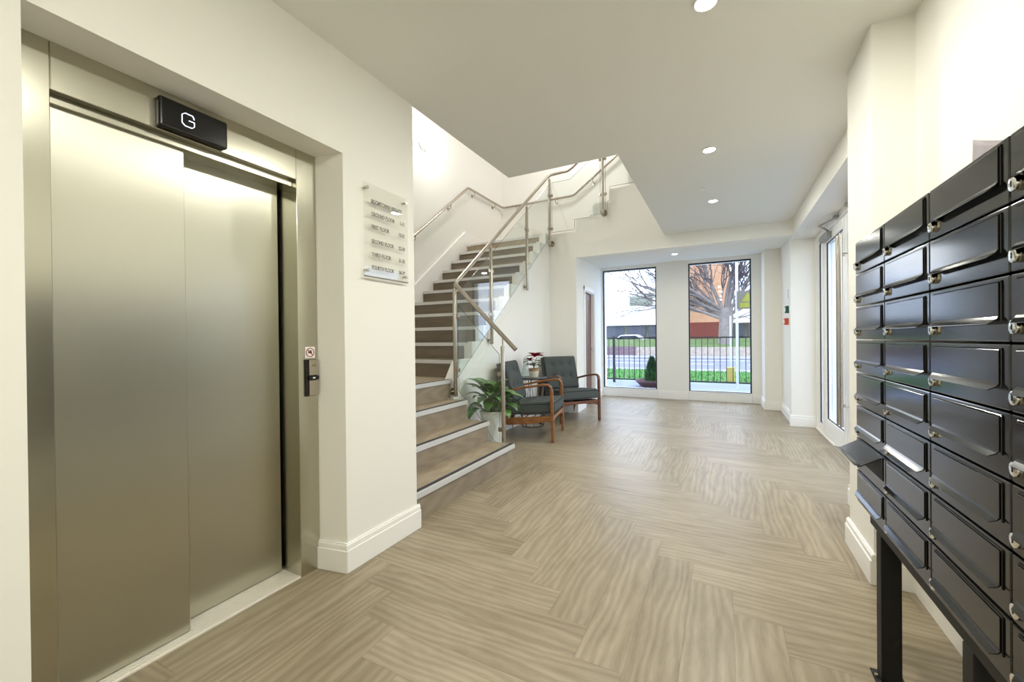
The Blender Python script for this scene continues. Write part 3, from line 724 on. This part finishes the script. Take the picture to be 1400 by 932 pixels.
downlight(-.70, 7.19, 2.564, 'round ceiling light inside the window alcove', power=6)
downlight(-.09, .45, H, 'recessed round ceiling light above the viewpoint', power=PW)
downlight(-.09, -1.15, H, 'recessed round ceiling light behind the viewpoint', power=PW)
sd = thing('smoke_detector', 'tiny round sensor on the ceiling between the two far downlights', 'sensor', (-.18,4.55,H))
built(MB().lathe([(.03,-.001),(.03,-.012),(.018,-.022),(.0,-.023)], (-.18,4.55,H), 20, cap=False), 'sensor_body', 'white', sd, smooth=True)
# stairwell wall lamp
wl = thing('wall_lamp', 'bright round wall light high on the stairwell wall above the handrail', 'wall light', (XLW,5.06,4.28))
built(MB().lathe([(.13,.0005),(.13,.03),(.12,.035)], (XLW,5.06,4.28), 32, 'x'), 'base', 'white', wl, smooth=True)
built(MB().lathe([(.118,.035),(.11,.06),(.08,.08),(.0,.088)], (XLW,5.06,4.28), 32, 'x', cap=False), 'diffuser', 'lens', wl, smooth=True)
L = bpy.data.lights.new('wall_lamp_light', 'POINT'); L.energy = 10; L.shadow_soft_size = .1; L.color = (1,.97,.93)
lo = bpy.data.objects.new('wall_lamp_light', L); COL.objects.link(lo); lo.location = (XLW+.22,5.06,4.28)
for x, y in ((-3.2,4.6),(-2.2,6.9)):  # unseen lamps without fittings, added to brighten the stairwell walls
    L = bpy.data.lights.new('stairwell_fill', 'AREA'); L.shape = 'DISK'; L.size = .3; L.energy = 21; L.color = (1,.97,.97)
    lo = bpy.data.objects.new('stairwell_fill', L); COL.objects.link(lo); lo.location = (x,y,ZTOP-.03)

# ------------------------------------------------------------------ chairs
def cushion(w_, d_, h_, buttons, pill=.020, n=22):
    """rounded box cushion centred in x,y; z 0..h; buttons = [(x,y)] dimples on the top"""
    def f(u, v):
        x, y = (u-.5)*w_, (v-.5)*d_
        ed = min(u, 1-u)*w_; ee = min(v, 1-v)*d_
        rr = .028
        z = h_
        for e in (ed, ee):
            if e < rr: z -= rr-math.sqrt(max(0, rr*rr-(rr-e)**2))
        z += pill*math.sin(PI*u)*math.sin(PI*v)
        for bx, by in buttons:
            r2 = (x-bx)**2+(y-by)**2; z -= .030*math.exp(-r2/(2*.015**2)) + .018*math.exp(-r2/(2*.045**2))
        return (x, y, z)
    m = n+1; us = [.5-.5*math.cos(PI*i/n)*(.9)+(.0) for i in range(m)]; us = [(u-us[0])/(us[-1]-us[0]) for u in us]
    us = [i/n*.6+u*.4 for i, u in enumerate(us)]
    b = MB(); vs = [f(u, v) for u in us for v in us]; lo = [((u-.5)*w_, (v-.5)*d_, .0) for u in us for v in us]
    fs = [(i*m+j,(i+1)*m+j,(i+1)*m+j+1,i*m+j+1) for i in range(n) for j in range(n)]
    b.add(vs+lo, fs+[tuple(q+m*m for q in reversed(t)) for t in fs])
    ring = [i*m for i in range(m)]+[n*m+j for j in range(1,m)]+[i*m+n for i in range(n-1,-1,-1)]+[j for j in range(n-1,0,-1)]
    for a in range(len(ring)): p, q = ring[a], ring[(a+1)%len(ring)]; b.f.append((p, p+m*m, q+m*m, q))
    return b
def xform(b, Mx):
    b.v = [tuple(Mx @ Vector(p)) for p in b.v]; return b
def piping_loop(w_, d_, z, r=.004):
    c = .012; x, y = w_/2-.002, d_/2-.002
    return [(-x+c,-y,z),(x-c,-y,z),(x,-y+c,z),(x,y-c,z),(x-c,y,z),(-x+c,y,z),(-x,y-c,z),(-x,-y+c,z),(-x+c,-y,z)]
def armchair(loc, rz, wood, label, W2=.32):
    """local: +y is forward, origin on the floor under the seat"""
    t = thing('armchair', label, 'armchair', loc, rz, 'grey armchairs with wooden frames')
    tr = lambda b: b
    for s in (-1,1):
        x = s*W2
        # arm + front leg as one bent bar
        pts = [(x,.335,0),(x,.33,.30),(x,.325,.60),(x,.315,.638),(x,.285,.660),(x,.24,.664),(x,.0,.628),(x,-.22,.580),(x,-.29,.562)]
        b = MB(); b.tube(pts, .018, 8, sq=None) if False else None
        b = MB(); b.tube(pts[:3], .02, sq=(.034,.036)); b.build('leg', wood, t, bevel=.006)
        b = MB(); b.tube(pts[2:], .02, sq=(.040,.026)); b.build('arm', wood, t, bevel=.008)
        b = MB(); b.tube([(x,-.37,0),(x,-.33,.28),(x,-.26,.565)], .02, sq=(.030,.040)); b.build('leg', wood, t, bevel=.006)
        b = MB(); b.prism([(.325,.245),(.325,.305),(-.31,.255),(-.33,.20),(-.2,.175),(.1,.205)], 'x', x-.011, x+.011); b.build('side_rail', wood, t, bevel=.005)
    # arched front rail
    q = [(-W2,.30),(W2,.30),(W2,.235)] + [(W2*.9*math.cos(a*PI/10), .225+.035*math.sin(a*PI/10)) for a in range(0,11)] + [(-W2,.235)]
    MB().prism(q, 'y', .315, .340).build('front_rail', wood, t, bevel=.004)
    MB().box(-W2,W2,-.32,-.295,.21,.26).build('rear_rail', wood, t, bevel=.004)
    b = MB()
    for i in range(7): b.tube([(-W2+.02,.27-i*.095,.285-i*.008),(W2-.02,.27-i*.095,.285-i*.008)], .004, 6)
    b.build('seat_springs', 'wire', t)
    # seat cushion
    bs = [(x,y) for x in (-.17,0,.17) for y in (-.10,.10)]
    Mx = Matrix.Translation((0,.06,.312)) @ Matrix.Rotation(math.radians(4.5),4,'X')
    c = xform(cushion(.585,.60,.135,bs), Mx).build('seat_cushion', 'fabric', t, smooth=True)
    p = MB(); p.tube(piping_loop(.585,.60,.110), .004, 6, cap=False); p.tube(piping_loop(.585,.60,.012), .004, 6, cap=False); xform(p, Mx).build('piping', 'piping', c)
    # back cushion leaning back
    bs = [(x,y) for x in (-.15,0,.15) for y in (-.06,.12)]
    Mx = Matrix.Translation((0,-.345,.655)) @ Matrix.Rotation(math.radians(-70),4,'X') @ Matrix.Rotation(PI,4,'Z') @ Matrix.Translation((0,0,-.0))
    Mx = Matrix.Translation((0,-.295,.655)) @ Matrix(((1,0,0,0),(0,-math.sin(math.radians(16)),math.cos(math.radians(16)),0),(0,math.cos(math.radians(16)),math.sin(math.radians(16)),0),(0,0,0,1)))
    c = xform(cushion(.56,.50,.105,bs), Mx).build('back_cushion', 'fabric', t, smooth=True)
    p = MB(); p.tube(piping_loop(.56,.50,.082), .004, 6, cap=False); p.tube(piping_loop(.56,.50,.012), .004, 6, cap=False); xform(p, Mx).build('piping', 'piping', c)
    b = MB()
    for x in (-.24,-.12,0,.12,.24): b.tube([(x,-.30,.25),(x,-.27,.45),(x,-.365,.83)], .007, 6)
    b.tube([(-.27,-.372,.83),(.27,-.372,.83)], .010, 8); b.tube([(-.31,-.285,.53),(.31,-.285,.53)], .01, 8)
    b.build('back_frame', wood, t)
    return t
armchair((-2.145,4.675,0), math.radians(-80), 'teak', 'charcoal buttoned armchair with golden brown frame, side on behind the plant')
armchair((-2.08,5.87,0), math.radians(-129.8), 'walnut', 'charcoal buttoned armchair with dark walnut frame facing the hall, beside the wall corner')

# side table
tx, ty = -2.36, 5.18; TZ = .672
tb = thing('side_table', 'small round dark side table with zigzag wire legs between the armchairs', 'table', (tx,ty,0))
built(MB().lathe([(.205,TZ-.018),(.210,TZ-.014),(.210,TZ-.002),(.207,TZ)], (tx,ty,0), 40), 'tabletop', 'tabletop', tb, smooth=True)
b = MB(); ringp = lambda r,z: [(tx+r*math.cos(a*PI/16),ty+r*math.sin(a*PI/16),z) for a in range(33)]
b.tube(ringp(.198,TZ-.024), .005, 6, cap=False); b.tube(ringp(.150,.006), .005, 6, cap=False)
built(b, 'ring', 'wire', tb)
for i in range(9):
    a0, a1, a2 = [2*PI*(i+q)/9 for q in (0,.5,1)]
    b = MB(); b.tube([(tx+.197*math.cos(a0),ty+.197*math.sin(a0),TZ-.024),(tx+.15*math.cos(a1),ty+.15*math.sin(a1),.006),(tx+.197*math.cos(a2),ty+.197*math.sin(a2),TZ-.024)], .0045, 6)
    built(b, 'leg', 'wire', tb)

def leaf(b, base, az, length, width, droop, rise, seg=8, fold=.25):
    """curved pointed blade"""
    P = []; x = 0; z = 0; ang = rise
    for i in range(seg+1):
        P.append((x, z)); x += length/seg*math.cos(ang); z += length/seg*math.sin(ang); ang -= droop/seg
    vs = []; ca, sa = math.cos(az), math.sin(az)
    for i, (r, zz) in enumerate(P):
        u = i/seg; w_ = width*.5*math.sin(PI*min(1,u**.75*.98+.02))**.8 if u < 1 else 0.0005
        for sgn, up in ((-1,fold),(0,0),(1,fold)):
            vs.append((base[0]+r*ca - sgn*w_*sa, base[1]+r*sa + sgn*w_*ca, base[2]+zz+w_*up))
    fs = []
    for i in range(seg):
        for q in (0,1): fs.append((i*3+q,i*3+q+1,(i+1)*3+q+1,(i+1)*3+q))
    b.add(vs, fs)
# poinsettia on the table
px, py = tx+.035, ty-.02
pp = thing('potted_plant', 'red flowering plant in a cream pot with tan rim on the side table', 'plant', (px,py,TZ))
def Z(z): return TZ+.001+z
built(MB().lathe([(.052,Z(0)),(.056,Z(.004)),(.070,Z(.10)),(.066,Z(.10)),(.05,Z(.09))], (px,py,0), 28), 'pot', 'potcream', pp, smooth=True)
built(MB().lathe([(.0705,Z(.085)),(.0735,Z(.120)),(.069,Z(.120)),(.066,Z(.102)),(.0,Z(.102))], (px,py,0), 28, cap=False), 'pot_rim', 'tan', pp, smooth=True)
built(MB().lathe([(.064,Z(.104)),(.0,Z(.108))], (px,py,0), 20, cap=False), 'soil', 'soil', pp)
b = MB()
for a, l_ in ((.3,.17),(2.2,.12),(4.0,.15),(5.2,.10)): b.tube([(px,py,Z(.105)),(px+.015*math.cos(a),py+.015*math.sin(a),Z(.10+l_*.6)),(px+.04*math.cos(a),py+.04*math.sin(a),Z(.10+l_))], .004, 6)
built(b, 'stem', 'stem', pp)
b = MB()
for (hx,hy,hz,s_) in ((.02,-.01,.285,1.25),(-.05,-.03,.235,.8),(.05,.03,.30,.9)):
    for q in range(8): leaf(b, (px+hx,py+hy,Z(hz)), q*PI/4+hx*20, .115*s_, .07*s_, .5, .55 if q%2 else .15, 5)
o = built(b, 'flowers', 'redleaf', pp, smooth=True)
b = MB()
for q in range(11):
    a = q*2.4; leaf(b, (px+.01*math.cos(a),py+.01*math.sin(a),Z(.15+.01*(q%4))), a, .13, .055, .9, .35, 6)
for a in (.5,-.2,.9,3.6,3.9,-2.2): leaf(b, (px+.01*math.cos(a),py+.01*math.sin(a),Z(.22)), a, .155, .05, .7, .15, 6)
built(b, 'leaves', 'leaf2', pp, smooth=True)
# ribbed glass vase
vx, vy = tx-.125, ty+.05
b = MB(); n = 36; prof = [(.052,0),(.054,.006),(.040,.12),(.026,.255),(.024,.262)]; vs = []
for r, h in prof:
    for q in range(n):
        a = 2*PI*q/n; rr = r*(1+.05*(q%2)); vs.append((vx+rr*math.cos(a), vy+rr*math.sin(a), TZ+.001+h))
fs = [(i*n+q,i*n+(q+1)%n,(i+1)*n+(q+1)%n,(i+1)*n+q) for i in range(len(prof)-1) for q in range(n)] + [tuple(range(n-1,-1,-1))]
M['vase'] = glass_mat('ribbed_vase_glass', (.90,.92,.89), 1.6)
o = tag(MB().add(vs, fs).build('glass_vase', 'vase', smooth=False), 'tall tapering ribbed glass vase left of the red plant', 'vase')
sm = o.modifiers.new('thick','SOLIDIFY'); sm.thickness = .003
# tray under the vase
tag(MB().lathe([(.0,.0),(.05,.0),(.05,.004),(.0,.004)], (vx,vy,TZ+.0), 24, cap=False).build('coaster','tan'), 'round tan coaster under the glass vase', 'coaster') if False else None

# peace lily
lx, ly = -2.235, 3.87
pl = thing('potted_plant', 'large leafy green plant in a white faceted pot at the foot of the stairs', 'plant', (lx,ly,0))
b = MB(); n = 8; vs = []; rows = [(.075,0,0),(.10,.13,.5),(.125,.27,0),(.145,.40,.5),(.155,.43,0),(.145,.43,0),(.12,.33,0)]
for r, h, o_ in rows:
    for q in range(n):
        a = 2*PI*(q+o_)/n; vs.append((lx+r*math.cos(a), ly+r*math.sin(a), h))
fs = []
for i in range(len(rows)-1):
    o0, o1 = rows[i][2], rows[i+1][2]
    for q in range(n):
        A0, A1, B0, B1 = i*n+q, i*n+(q+1)%n, (i+1)*n+q, (i+1)*n+(q+1)%n
        if o0 == o1: fs.append((A0,A1,B1,B0))
        elif o1 > o0: fs += [(A0,A1,B0),(A1,B1,B0)]
        else: fs += [(A0,A1,B1),(A0,B1,B0)]
fs.append(tuple(range(n-1,-1,-1))); fs.append(tuple((len(rows)-1)*n+q for q in range(n)))
built(MB().add(vs, fs), 'pot', 'potwhite', pl)
built(MB().lathe([(.128,.395),(.0,.405)], (lx,ly,0), 20, cap=False), 'soil', 'soil', pl)
b = MB(); st_ = MB()
for q in range(30):
    a = q*2.399+random.uniform(-.2,.2); u = (q+.5)/30
    hgt = .40+.22*(1-u)+random.uniform(-.03,.05); rr = .02+.09*u
    bx, by = lx+rr*math.cos(a)*.6, ly+rr*math.sin(a)*.6
    ex, ey = lx+rr*math.cos(a)*1.35, ly+rr*math.sin(a)*1.35
    zt = hgt+.02
    st_.tube([(bx,by,.39),((bx+ex)/2,(by+ey)/2,(.39+zt)/2+.02),(ex,ey,zt)], .004, 5)
    leaf(b, (ex,ey,zt), a, random.uniform(.19,.27), random.uniform(.115,.16), 1.3+u*.7, 1.3-u*.95, 8, .22)
for a, hh, L_ in ((3.3,.62,.30),(3.6,.58,.28),(-.1,.60,.26),(.2,.56,.30)):
    ex, ey = lx+.07*math.cos(a), ly+.07*math.sin(a); st_.tube([(lx,ly,.39),(ex,ey,hh)], .004, 5); leaf(b, (ex,ey,hh), a, L_, .145, 1.0, .95 if a > 2 else .45, 8, .3)
built(b, 'leaves', 'leaf', pl, smooth=True); built(st_, 'stems', 'stem', pl, smooth=True)

# ------------------------------------------------------------------ outdoors
GZ = -.03
struct(MB().box(-9, 6, YW+.30, 12.2, GZ-.2, GZ).build('ground_terrace', 'paving'), 'pale paved terrace outside the windows')
struct(MB().box(1.16, 9, -6, YW+.30, GZ-.2, GZ).build('ground_path', 'paving'))
def grass_patch(name, x0, x1, y0, y1, z, label, mm, blades=0):
    b = MB().box(x0,x1,y0,y1,z-.15,z)
    for i in range(blades):
        x, y = random.uniform(x0,x1), random.uniform(y0,y1); h = random.uniform(.03,.09); a = random.uniform(0,6.28)
        b.add([(x-.012*math.cos(a),y-.012*math.sin(a),z-.01),(x+.012*math.cos(a),y+.012*math.sin(a),z-.01),(x+.03*math.sin(a),y,z+h)], [(0,1,2)])
    o = b.build(name, mm); tag(o, label, 'grass', kind='stuff'); return o
grass_patch('grass_verge', -9, 6, 12.2, 16.2, GZ+.015, 'bright green grass verge between the railing and the road', 'grass', 5000)
struct(MB().box(-30, 20, 16.2, 17.2, GZ-.2, GZ+.01).build('ground_pavement', 'kerb'))
struct(MB().box(-40, 25, 17.2, 25.2, GZ-.25, GZ-.04).build('ground_road', 'road'), 'grey road beyond the grass')
rl = MB()
for x in range(-20, 14, 3): rl.box(x, x+1.6, 21.1, 21.22, GZ-.04, GZ-.035)
rl.box(-30,20,24.6,24.72,GZ-.04,GZ-.035); rl.box(-30,20,17.6,17.70,GZ-.04,GZ-.035)
struct(rl.build('trim_8', 'white'), 'white lane markings on the road')
struct(MB().box(-40, 25, 25.2, 28.2, GZ-.2, GZ+.06).build('ground_far_pavement', 'kerb'))
struct(MB().box(-22, -5.2, 28.2, 28.5, GZ, .62).build('wall_garden', 'wbrick'), 'low purple-brown brick wall across the road')
struct(MB().box(-5.2, 12, 28.2, 28.6, GZ, .56).build('wall_garden_stone', 'stone'), 'low pale stone wall across the road')
b = MB(); b.prism([(28.61,.45),(32,1.05),(33,1.08),(33.4,.09),(33.4,-.5),(28.61,-.5)], 'x', -40, 25)
tag(b.build('grass_bank', 'bankgrass'), 'duller green grass bank behind the low garden walls', 'grass', kind='stuff')
struct(MB().box(-40,25,33.41,60,-.4,.09).build('ground_far', 'bankgrass'))
# railing
YF = 11.45
rlg = thing('railing', 'dark blue metal railing with thin vertical bars outside the windows', 'railing', (-1,YF,GZ))
built(MB().box(-6,3,YF-.022,YF+.022,1.17,1.205), 'top_rail', 'fence', rlg); built(MB().box(-6,3,YF-.018,YF+.018,.055,.085), 'bottom_rail', 'fence', rlg)
x = -3.55; first = None; i = 0
while x < 1.4:
    b = MB().box(x-.008,x+.008,YF-.008,YF+.008,.085,1.17) if first is None else None
    if first is None: first = built(b, 'baluster', 'fence', rlg); x00 = x
    else:
        c = first.copy(); COL.objects.link(c); c.location = Vector(first.location)+Vector((x-x00,0,0))
    x += .139; i += 1
for x in (-5.3,-2.71,.95): built(MB().box(x-.03,x+.03,YF-.03,YF+.03,GZ,1.25), 'post', 'fence', rlg)
# planter with conifer
ox, oy = -1.60, 10.75
pt = thing('planter', 'low wide brown planter with a small conifer outside the left window', 'planter', (ox,oy,GZ))
built(MB().lathe([(.26,GZ),(.36,GZ+.10),(.40,GZ+.13),(.40,GZ+.17),(.37,GZ+.17),(.33,GZ+.12)], (ox,oy,0), 24), 'tub', 'planter', pt, smooth=True)
b = MB()
for i in range(1500):
    h = random.random()**.8; r = (.20*(1-h)**.7+.02)*random.uniform(.6,1.05); a = random.uniform(0,6.28); z = GZ+.14+.58*h
    x, y = ox+r*math.cos(a), oy+r*math.sin(a); L_ = random.uniform(.04,.07)
    b.add([(x-.012*math.sin(a),y+.012*math.cos(a),z),(x+.012*math.sin(a),y-.012*math.cos(a),z),(x+L_*.6*math.cos(a),y+L_*.6*math.sin(a),z+L_)], [(0,1,2)])
b.lathe([(.17,GZ+.14),(.15,GZ+.35),(.07,GZ+.60),(.0,GZ+.68)], (ox,oy,0), 12, cap=False)
built(b, 'foliage', 'conifer', pt)
# sign on a pole, white marker post
sp = thing('warning_sign', 'brown-grey sign with a yellow triangle on a tall white pole outside', 'sign', (.285,10.95,GZ))
built(MB().tube([(.285,10.95,GZ),(.285,10.95,3.3)], .028, 12), 'pole', 'postwhite', sp, smooth=True)
pb = built(MB().box(.285,.72,10.90,10.92,1.84,2.26), 'sign_board', 'signgrey', sp)
sub(MB().prism([(.37,2.01),(.63,2.01),(.50,2.22)], 'y', 10.893, 10.90).box(.34,.66,10.893,10.90,1.87,1.98), 'yellow_panel', 'signyellow', pb, sp)
mp = thing('marker_post', 'thin white post with a yellow box at its foot on the grass', 'post', (.17,12.4,GZ))
built(MB().tube([(.17,12.4,GZ+.016),(.17,12.4,1.75)], .022, 10), 'pole', 'postwhite', mp, smooth=True)
built(MB().box(.06,.26,12.33,12.47,GZ+.02,GZ+.42), 'box', 'yellow', mp, bevel=.02)
# buildings
bd = thing('shop_building', 'low building with a long white fascia over dark windows across the road', 'building', (-8,38,1))
built(MB().box(-26,8,38.6,46,.1,4.0), 'wall', 'greyclad', bd)
built(MB().box(-26,8,37.6,38.6,2.32,4.02), 'fascia', 'canopy', bd)
x = -25.5
while x < 7.5:
    if not (-4.4 < x < -1.9): 
        wp = built(MB().box(x,x+1.7,38.52,38.6,1.25,2.25), 'window', 'shopglass', bd)
    x += 1.95
b2 = thing('rear_building', 'grey building with pale gables rising behind the white fascia', 'building', (-12,50,1))
built(MB().box(-30,-3.8,50,56,.1,6.4), 'wall', 'canopy', b2)
built(MB().prism([(-15.2,5.0),(-13.0,6.3),(-10.8,5.0)], 'y', 49.6, 50), 'gable', 'canopy', b2)
for x in (-17.6,-9.9,-6.9): built(MB().box(x,x+2.6,49.85,50,4.9,6.1), 'window', 'greyclad', b2)
b3 = thing('brick_building', 'orange brick building with a red brick base behind the bare tree', 'building', (-2.5,34,.7))
built(MB().box(-2.75,.4,34,40,2.3,9.0), 'upper_wall', 'obrick', b3); built(MB().box(-2.75,.4,33.95,40,.1,2.3), 'base_wall', 'rbrick', b3)
for z in (5.3,): 
    pass
# car across the road
cr = thing('parked_car', 'white parked car glimpsed past the low wall through the left window', 'car', (-7.1,35.6,.1))
def car(cx, cy, z):
    prof = [(-2.0,.25),(-2.0,.62),(-1.85,.80),(-1.1,.90),(-.6,1.30),(.7,1.34),(1.35,.95),(1.95,.85),(2.05,.55),(2.05,.25)]
    built(MB().prism([(cx+a,z+b_) for a,b_ in prof], 'y', cy-.8, cy+.8), 'body', 'carwhite', cr, bevel=.08)
    built(MB().prism([(cx-1.0,z+.93),(cx-.55,z+1.24),(cx+.62,z+1.27),(cx+1.15,z+.97)], 'y', cy-.815, cy+.815), 'side_window', 'carglass', cr)
    for wx_ in (-1.3,1.3): built(MB().lathe([(.32,-.82),(.32,.82)], (cx+wx_,cy,z+.32), 20, 'y'), 'wheel', 'dark', cr)
car(-7.1, 35.6, .12)
# bare tree
tr_ = thing('bare_tree', 'large leafless tree with a thick grey trunk and spreading branches', 'tree', (.12,30.5,.4))
T0 = (.10,30.5,.55)
b = MB(); b.tube([(.10,30.5,.4),(.10,30.5,.9),(.12,30.5,1.6),(.18,30.5,2.4),(.2,30.5,3.1)], [.50,.42,.40,.42,.36], 14)
built(b, 'trunk', 'bark', tr_, smooth=True)
B1, B2 = MB(), MB(); random.seed(21)
def branch(p, d, L_, r, lev):
    if lev > 5 or r < .006: return
    n = 5; pts = [p]; q = Vector(p); dd = Vector(d).normalized(); rs = [r]
    for i in range(n):
        dd = (dd + Vector((random.uniform(-.16,.16),random.uniform(-.16,.16),random.uniform(-.10,.16)))).normalized()
        q = q + dd*L_/n; pts.append(tuple(q)); rs.append(r*(1-.5*(i+1)/n))
    (B1 if lev < 2 else B2).tube(pts, rs, 8 if lev < 2 else (5 if lev < 4 else 3), cap=False)
    kids = [6,5,4,4,2,0][lev]
    for k in range(kids):
        t = random.uniform(.3,1) if k else 1; i = min(n, max(1, int(t*n)))
        ax = dd.orthogonal().normalized(); ax.rotate(Matrix.Rotation(random.uniform(0,2*PI),3,dd)) if False else None
        ang = random.uniform(.35,.85) if k else random.uniform(.1,.3)
        o_ = dd.orthogonal().normalized(); o_ = Matrix.Rotation(random.uniform(0,2*PI),3,dd) @ o_
        nd = dd*math.cos(ang)+o_*math.sin(ang); nd.z += .10
        branch(pts[i], nd, L_*random.uniform(.55,.8), rs[i]*random.uniform(.5,.72), lev+1)
for d, L_, r in (((-.9,.1,.75),3.4,.11),((-.45,-.2,1.2),3.6,.14),((.02,.2,1.3),4.0,.17),((.3,-.1,1.3),3.8,.15),((.55,-.1,1.2),3.6,.12),((.95,.1,.8),3.0,.10),((-1.2,-.1,.42),4.6,.10),((-1.1,.2,.62),5.2,.11),((1.1,-.2,.45),3.0,.08),((-1.0,.3,.15),3.6,.075),((-.7,.3,1.0),4.2,.10),((-1.0,.0,.0),2.6,.05),((.8,.3,.2),2.4,.05),((-1.2,.0,.55),6.6,.10),((-1.2,.3,.30),6.4,.085),((-1.0,-.1,.75),6.4,.10)):
    branch((.18+d[0]*.12,30.5,2.3+random.uniform(0,.8)), d, L_, r, 0)
built(B1, 'branches', 'bark', tr_, smooth=True); built(B2, 'twigs', 'twig', tr_)
# hedge and lawn beyond the entrance
b = MB()
for i in range(9000):
    x, y, z = random.uniform(5.2,6.6), random.uniform(-4,12), random.uniform(0,1.1)
    f_ = random.choice((0,1)); x = 5.15+random.uniform(-.05,.1) if f_ else x; z = z if f_ else 1.1+random.uniform(-.05,.05)
    a = random.uniform(0,6.28); s_ = .05
    b.add([(x,y,z),(x+s_*math.cos(a),y+s_*math.sin(a),z+.03),(x+s_*.4*math.cos(a+1),y+s_*.4*math.sin(a+1),z+.07)], [(0,1,2)])
b.box(5.2,6.6,-4,12,GZ,1.08)
tag(b.build('hedge', 'hedge'), 'clipped green hedge beyond the entrance doors', 'hedge')
grass_patch('grass_lawn', 3.4, 5.1, -4, 11.4, GZ+.02, 'strip of lawn beyond the entrance doors', 'grass')

# ------------------------------------------------------------------ world and portals
wd = bpy.data.worlds.new('sky'); S.world = wd; wd.use_nodes = True; nt = wd.node_tree; bg = nt.nodes['Background']
tc = nt.nodes.new('ShaderNodeTexCoord'); n = nt.nodes.new('ShaderNodeTexNoise'); n.inputs['Scale'].default_value = 2.2; n.inputs['Detail'].default_value = 6
mp_ = nt.nodes.new('ShaderNodeMapping'); mp_.inputs['Scale'].default_value = (1,1,2.6); nt.links.new(tc.outputs['Generated'], mp_.inputs[0]); nt.links.new(mp_.outputs[0], n.inputs['Vector'])
r = nt.nodes.new('ShaderNodeValToRGB'); e = r.color_ramp.elements; e[0].position = .38; e[0].color = (.34,.52,.92,1); e[1].position = .60; e[1].color = (.86,.92,1,1)
nt.links.new(n.outputs['Fac'], r.inputs['Fac']); nt.links.new(r.outputs[0], bg.inputs['Color']); bg.inputs['Strength'].default_value = 4.0
def portal(loc, rot, sx, sy):
    L = bpy.data.lights.new('window_portal', 'AREA'); L.shape = 'RECTANGLE'; L.size = sx; L.size_y = sy; L.cycles.is_portal = True
    o = bpy.data.objects.new('window_portal', L); COL.objects.link(o); o.location = loc; o.rotation_euler = rot
portal((-1.705,YW+.28,1.38), (-PI/2,0,0), 1.06, 2.42); portal((-.07,YW+.28,1.38), (-PI/2,0,0), 1.04, 2.42); portal((1.30,5.13,1.22), (0,PI/2,0), 2.4, 2.8)

# ------------------------------------------------------------------ camera
f, yaw, pitch, roll = 560.83, .4759601579, -.0049056256, -.0104162997
F = Vector((-math.sin(yaw)*math.cos(pitch), math.cos(yaw)*math.cos(pitch), math.sin(pitch)))
R0 = Vector((math.cos(yaw), math.sin(yaw), 0)); U0 = R0.cross(F)
c_, s_ = math.cos(roll), math.sin(roll); Rv = R0*c_+U0*s_; Uv = U0*c_-R0*s_
cam = bpy.data.cameras.new('camera'); co = bpy.data.objects.new('camera', cam); COL.objects.link(co)
cam.sensor_fit = 'HORIZONTAL'; cam.sensor_width = 36; cam.lens = f/1400*36; cam.clip_start = .02; cam.clip_end = 500
m4 = Matrix((( Rv.x,Uv.x,-F.x,0),(Rv.y,Uv.y,-F.y,0),(Rv.z,Uv.z,-F.z,1.2),(0,0,0,1))); co.matrix_world = m4
S.camera = co
S.view_settings.view_transform = 'Standard'; S.view_settings.look = 'None'; S.view_settings.gamma = 1; S.view_settings.use_curve_mapping = False
S.view_settings.exposure = 0.5
S.cycles.max_bounces = 10; S.cycles.diffuse_bounces = 6; S.cycles.transparent_max_bounces = 16
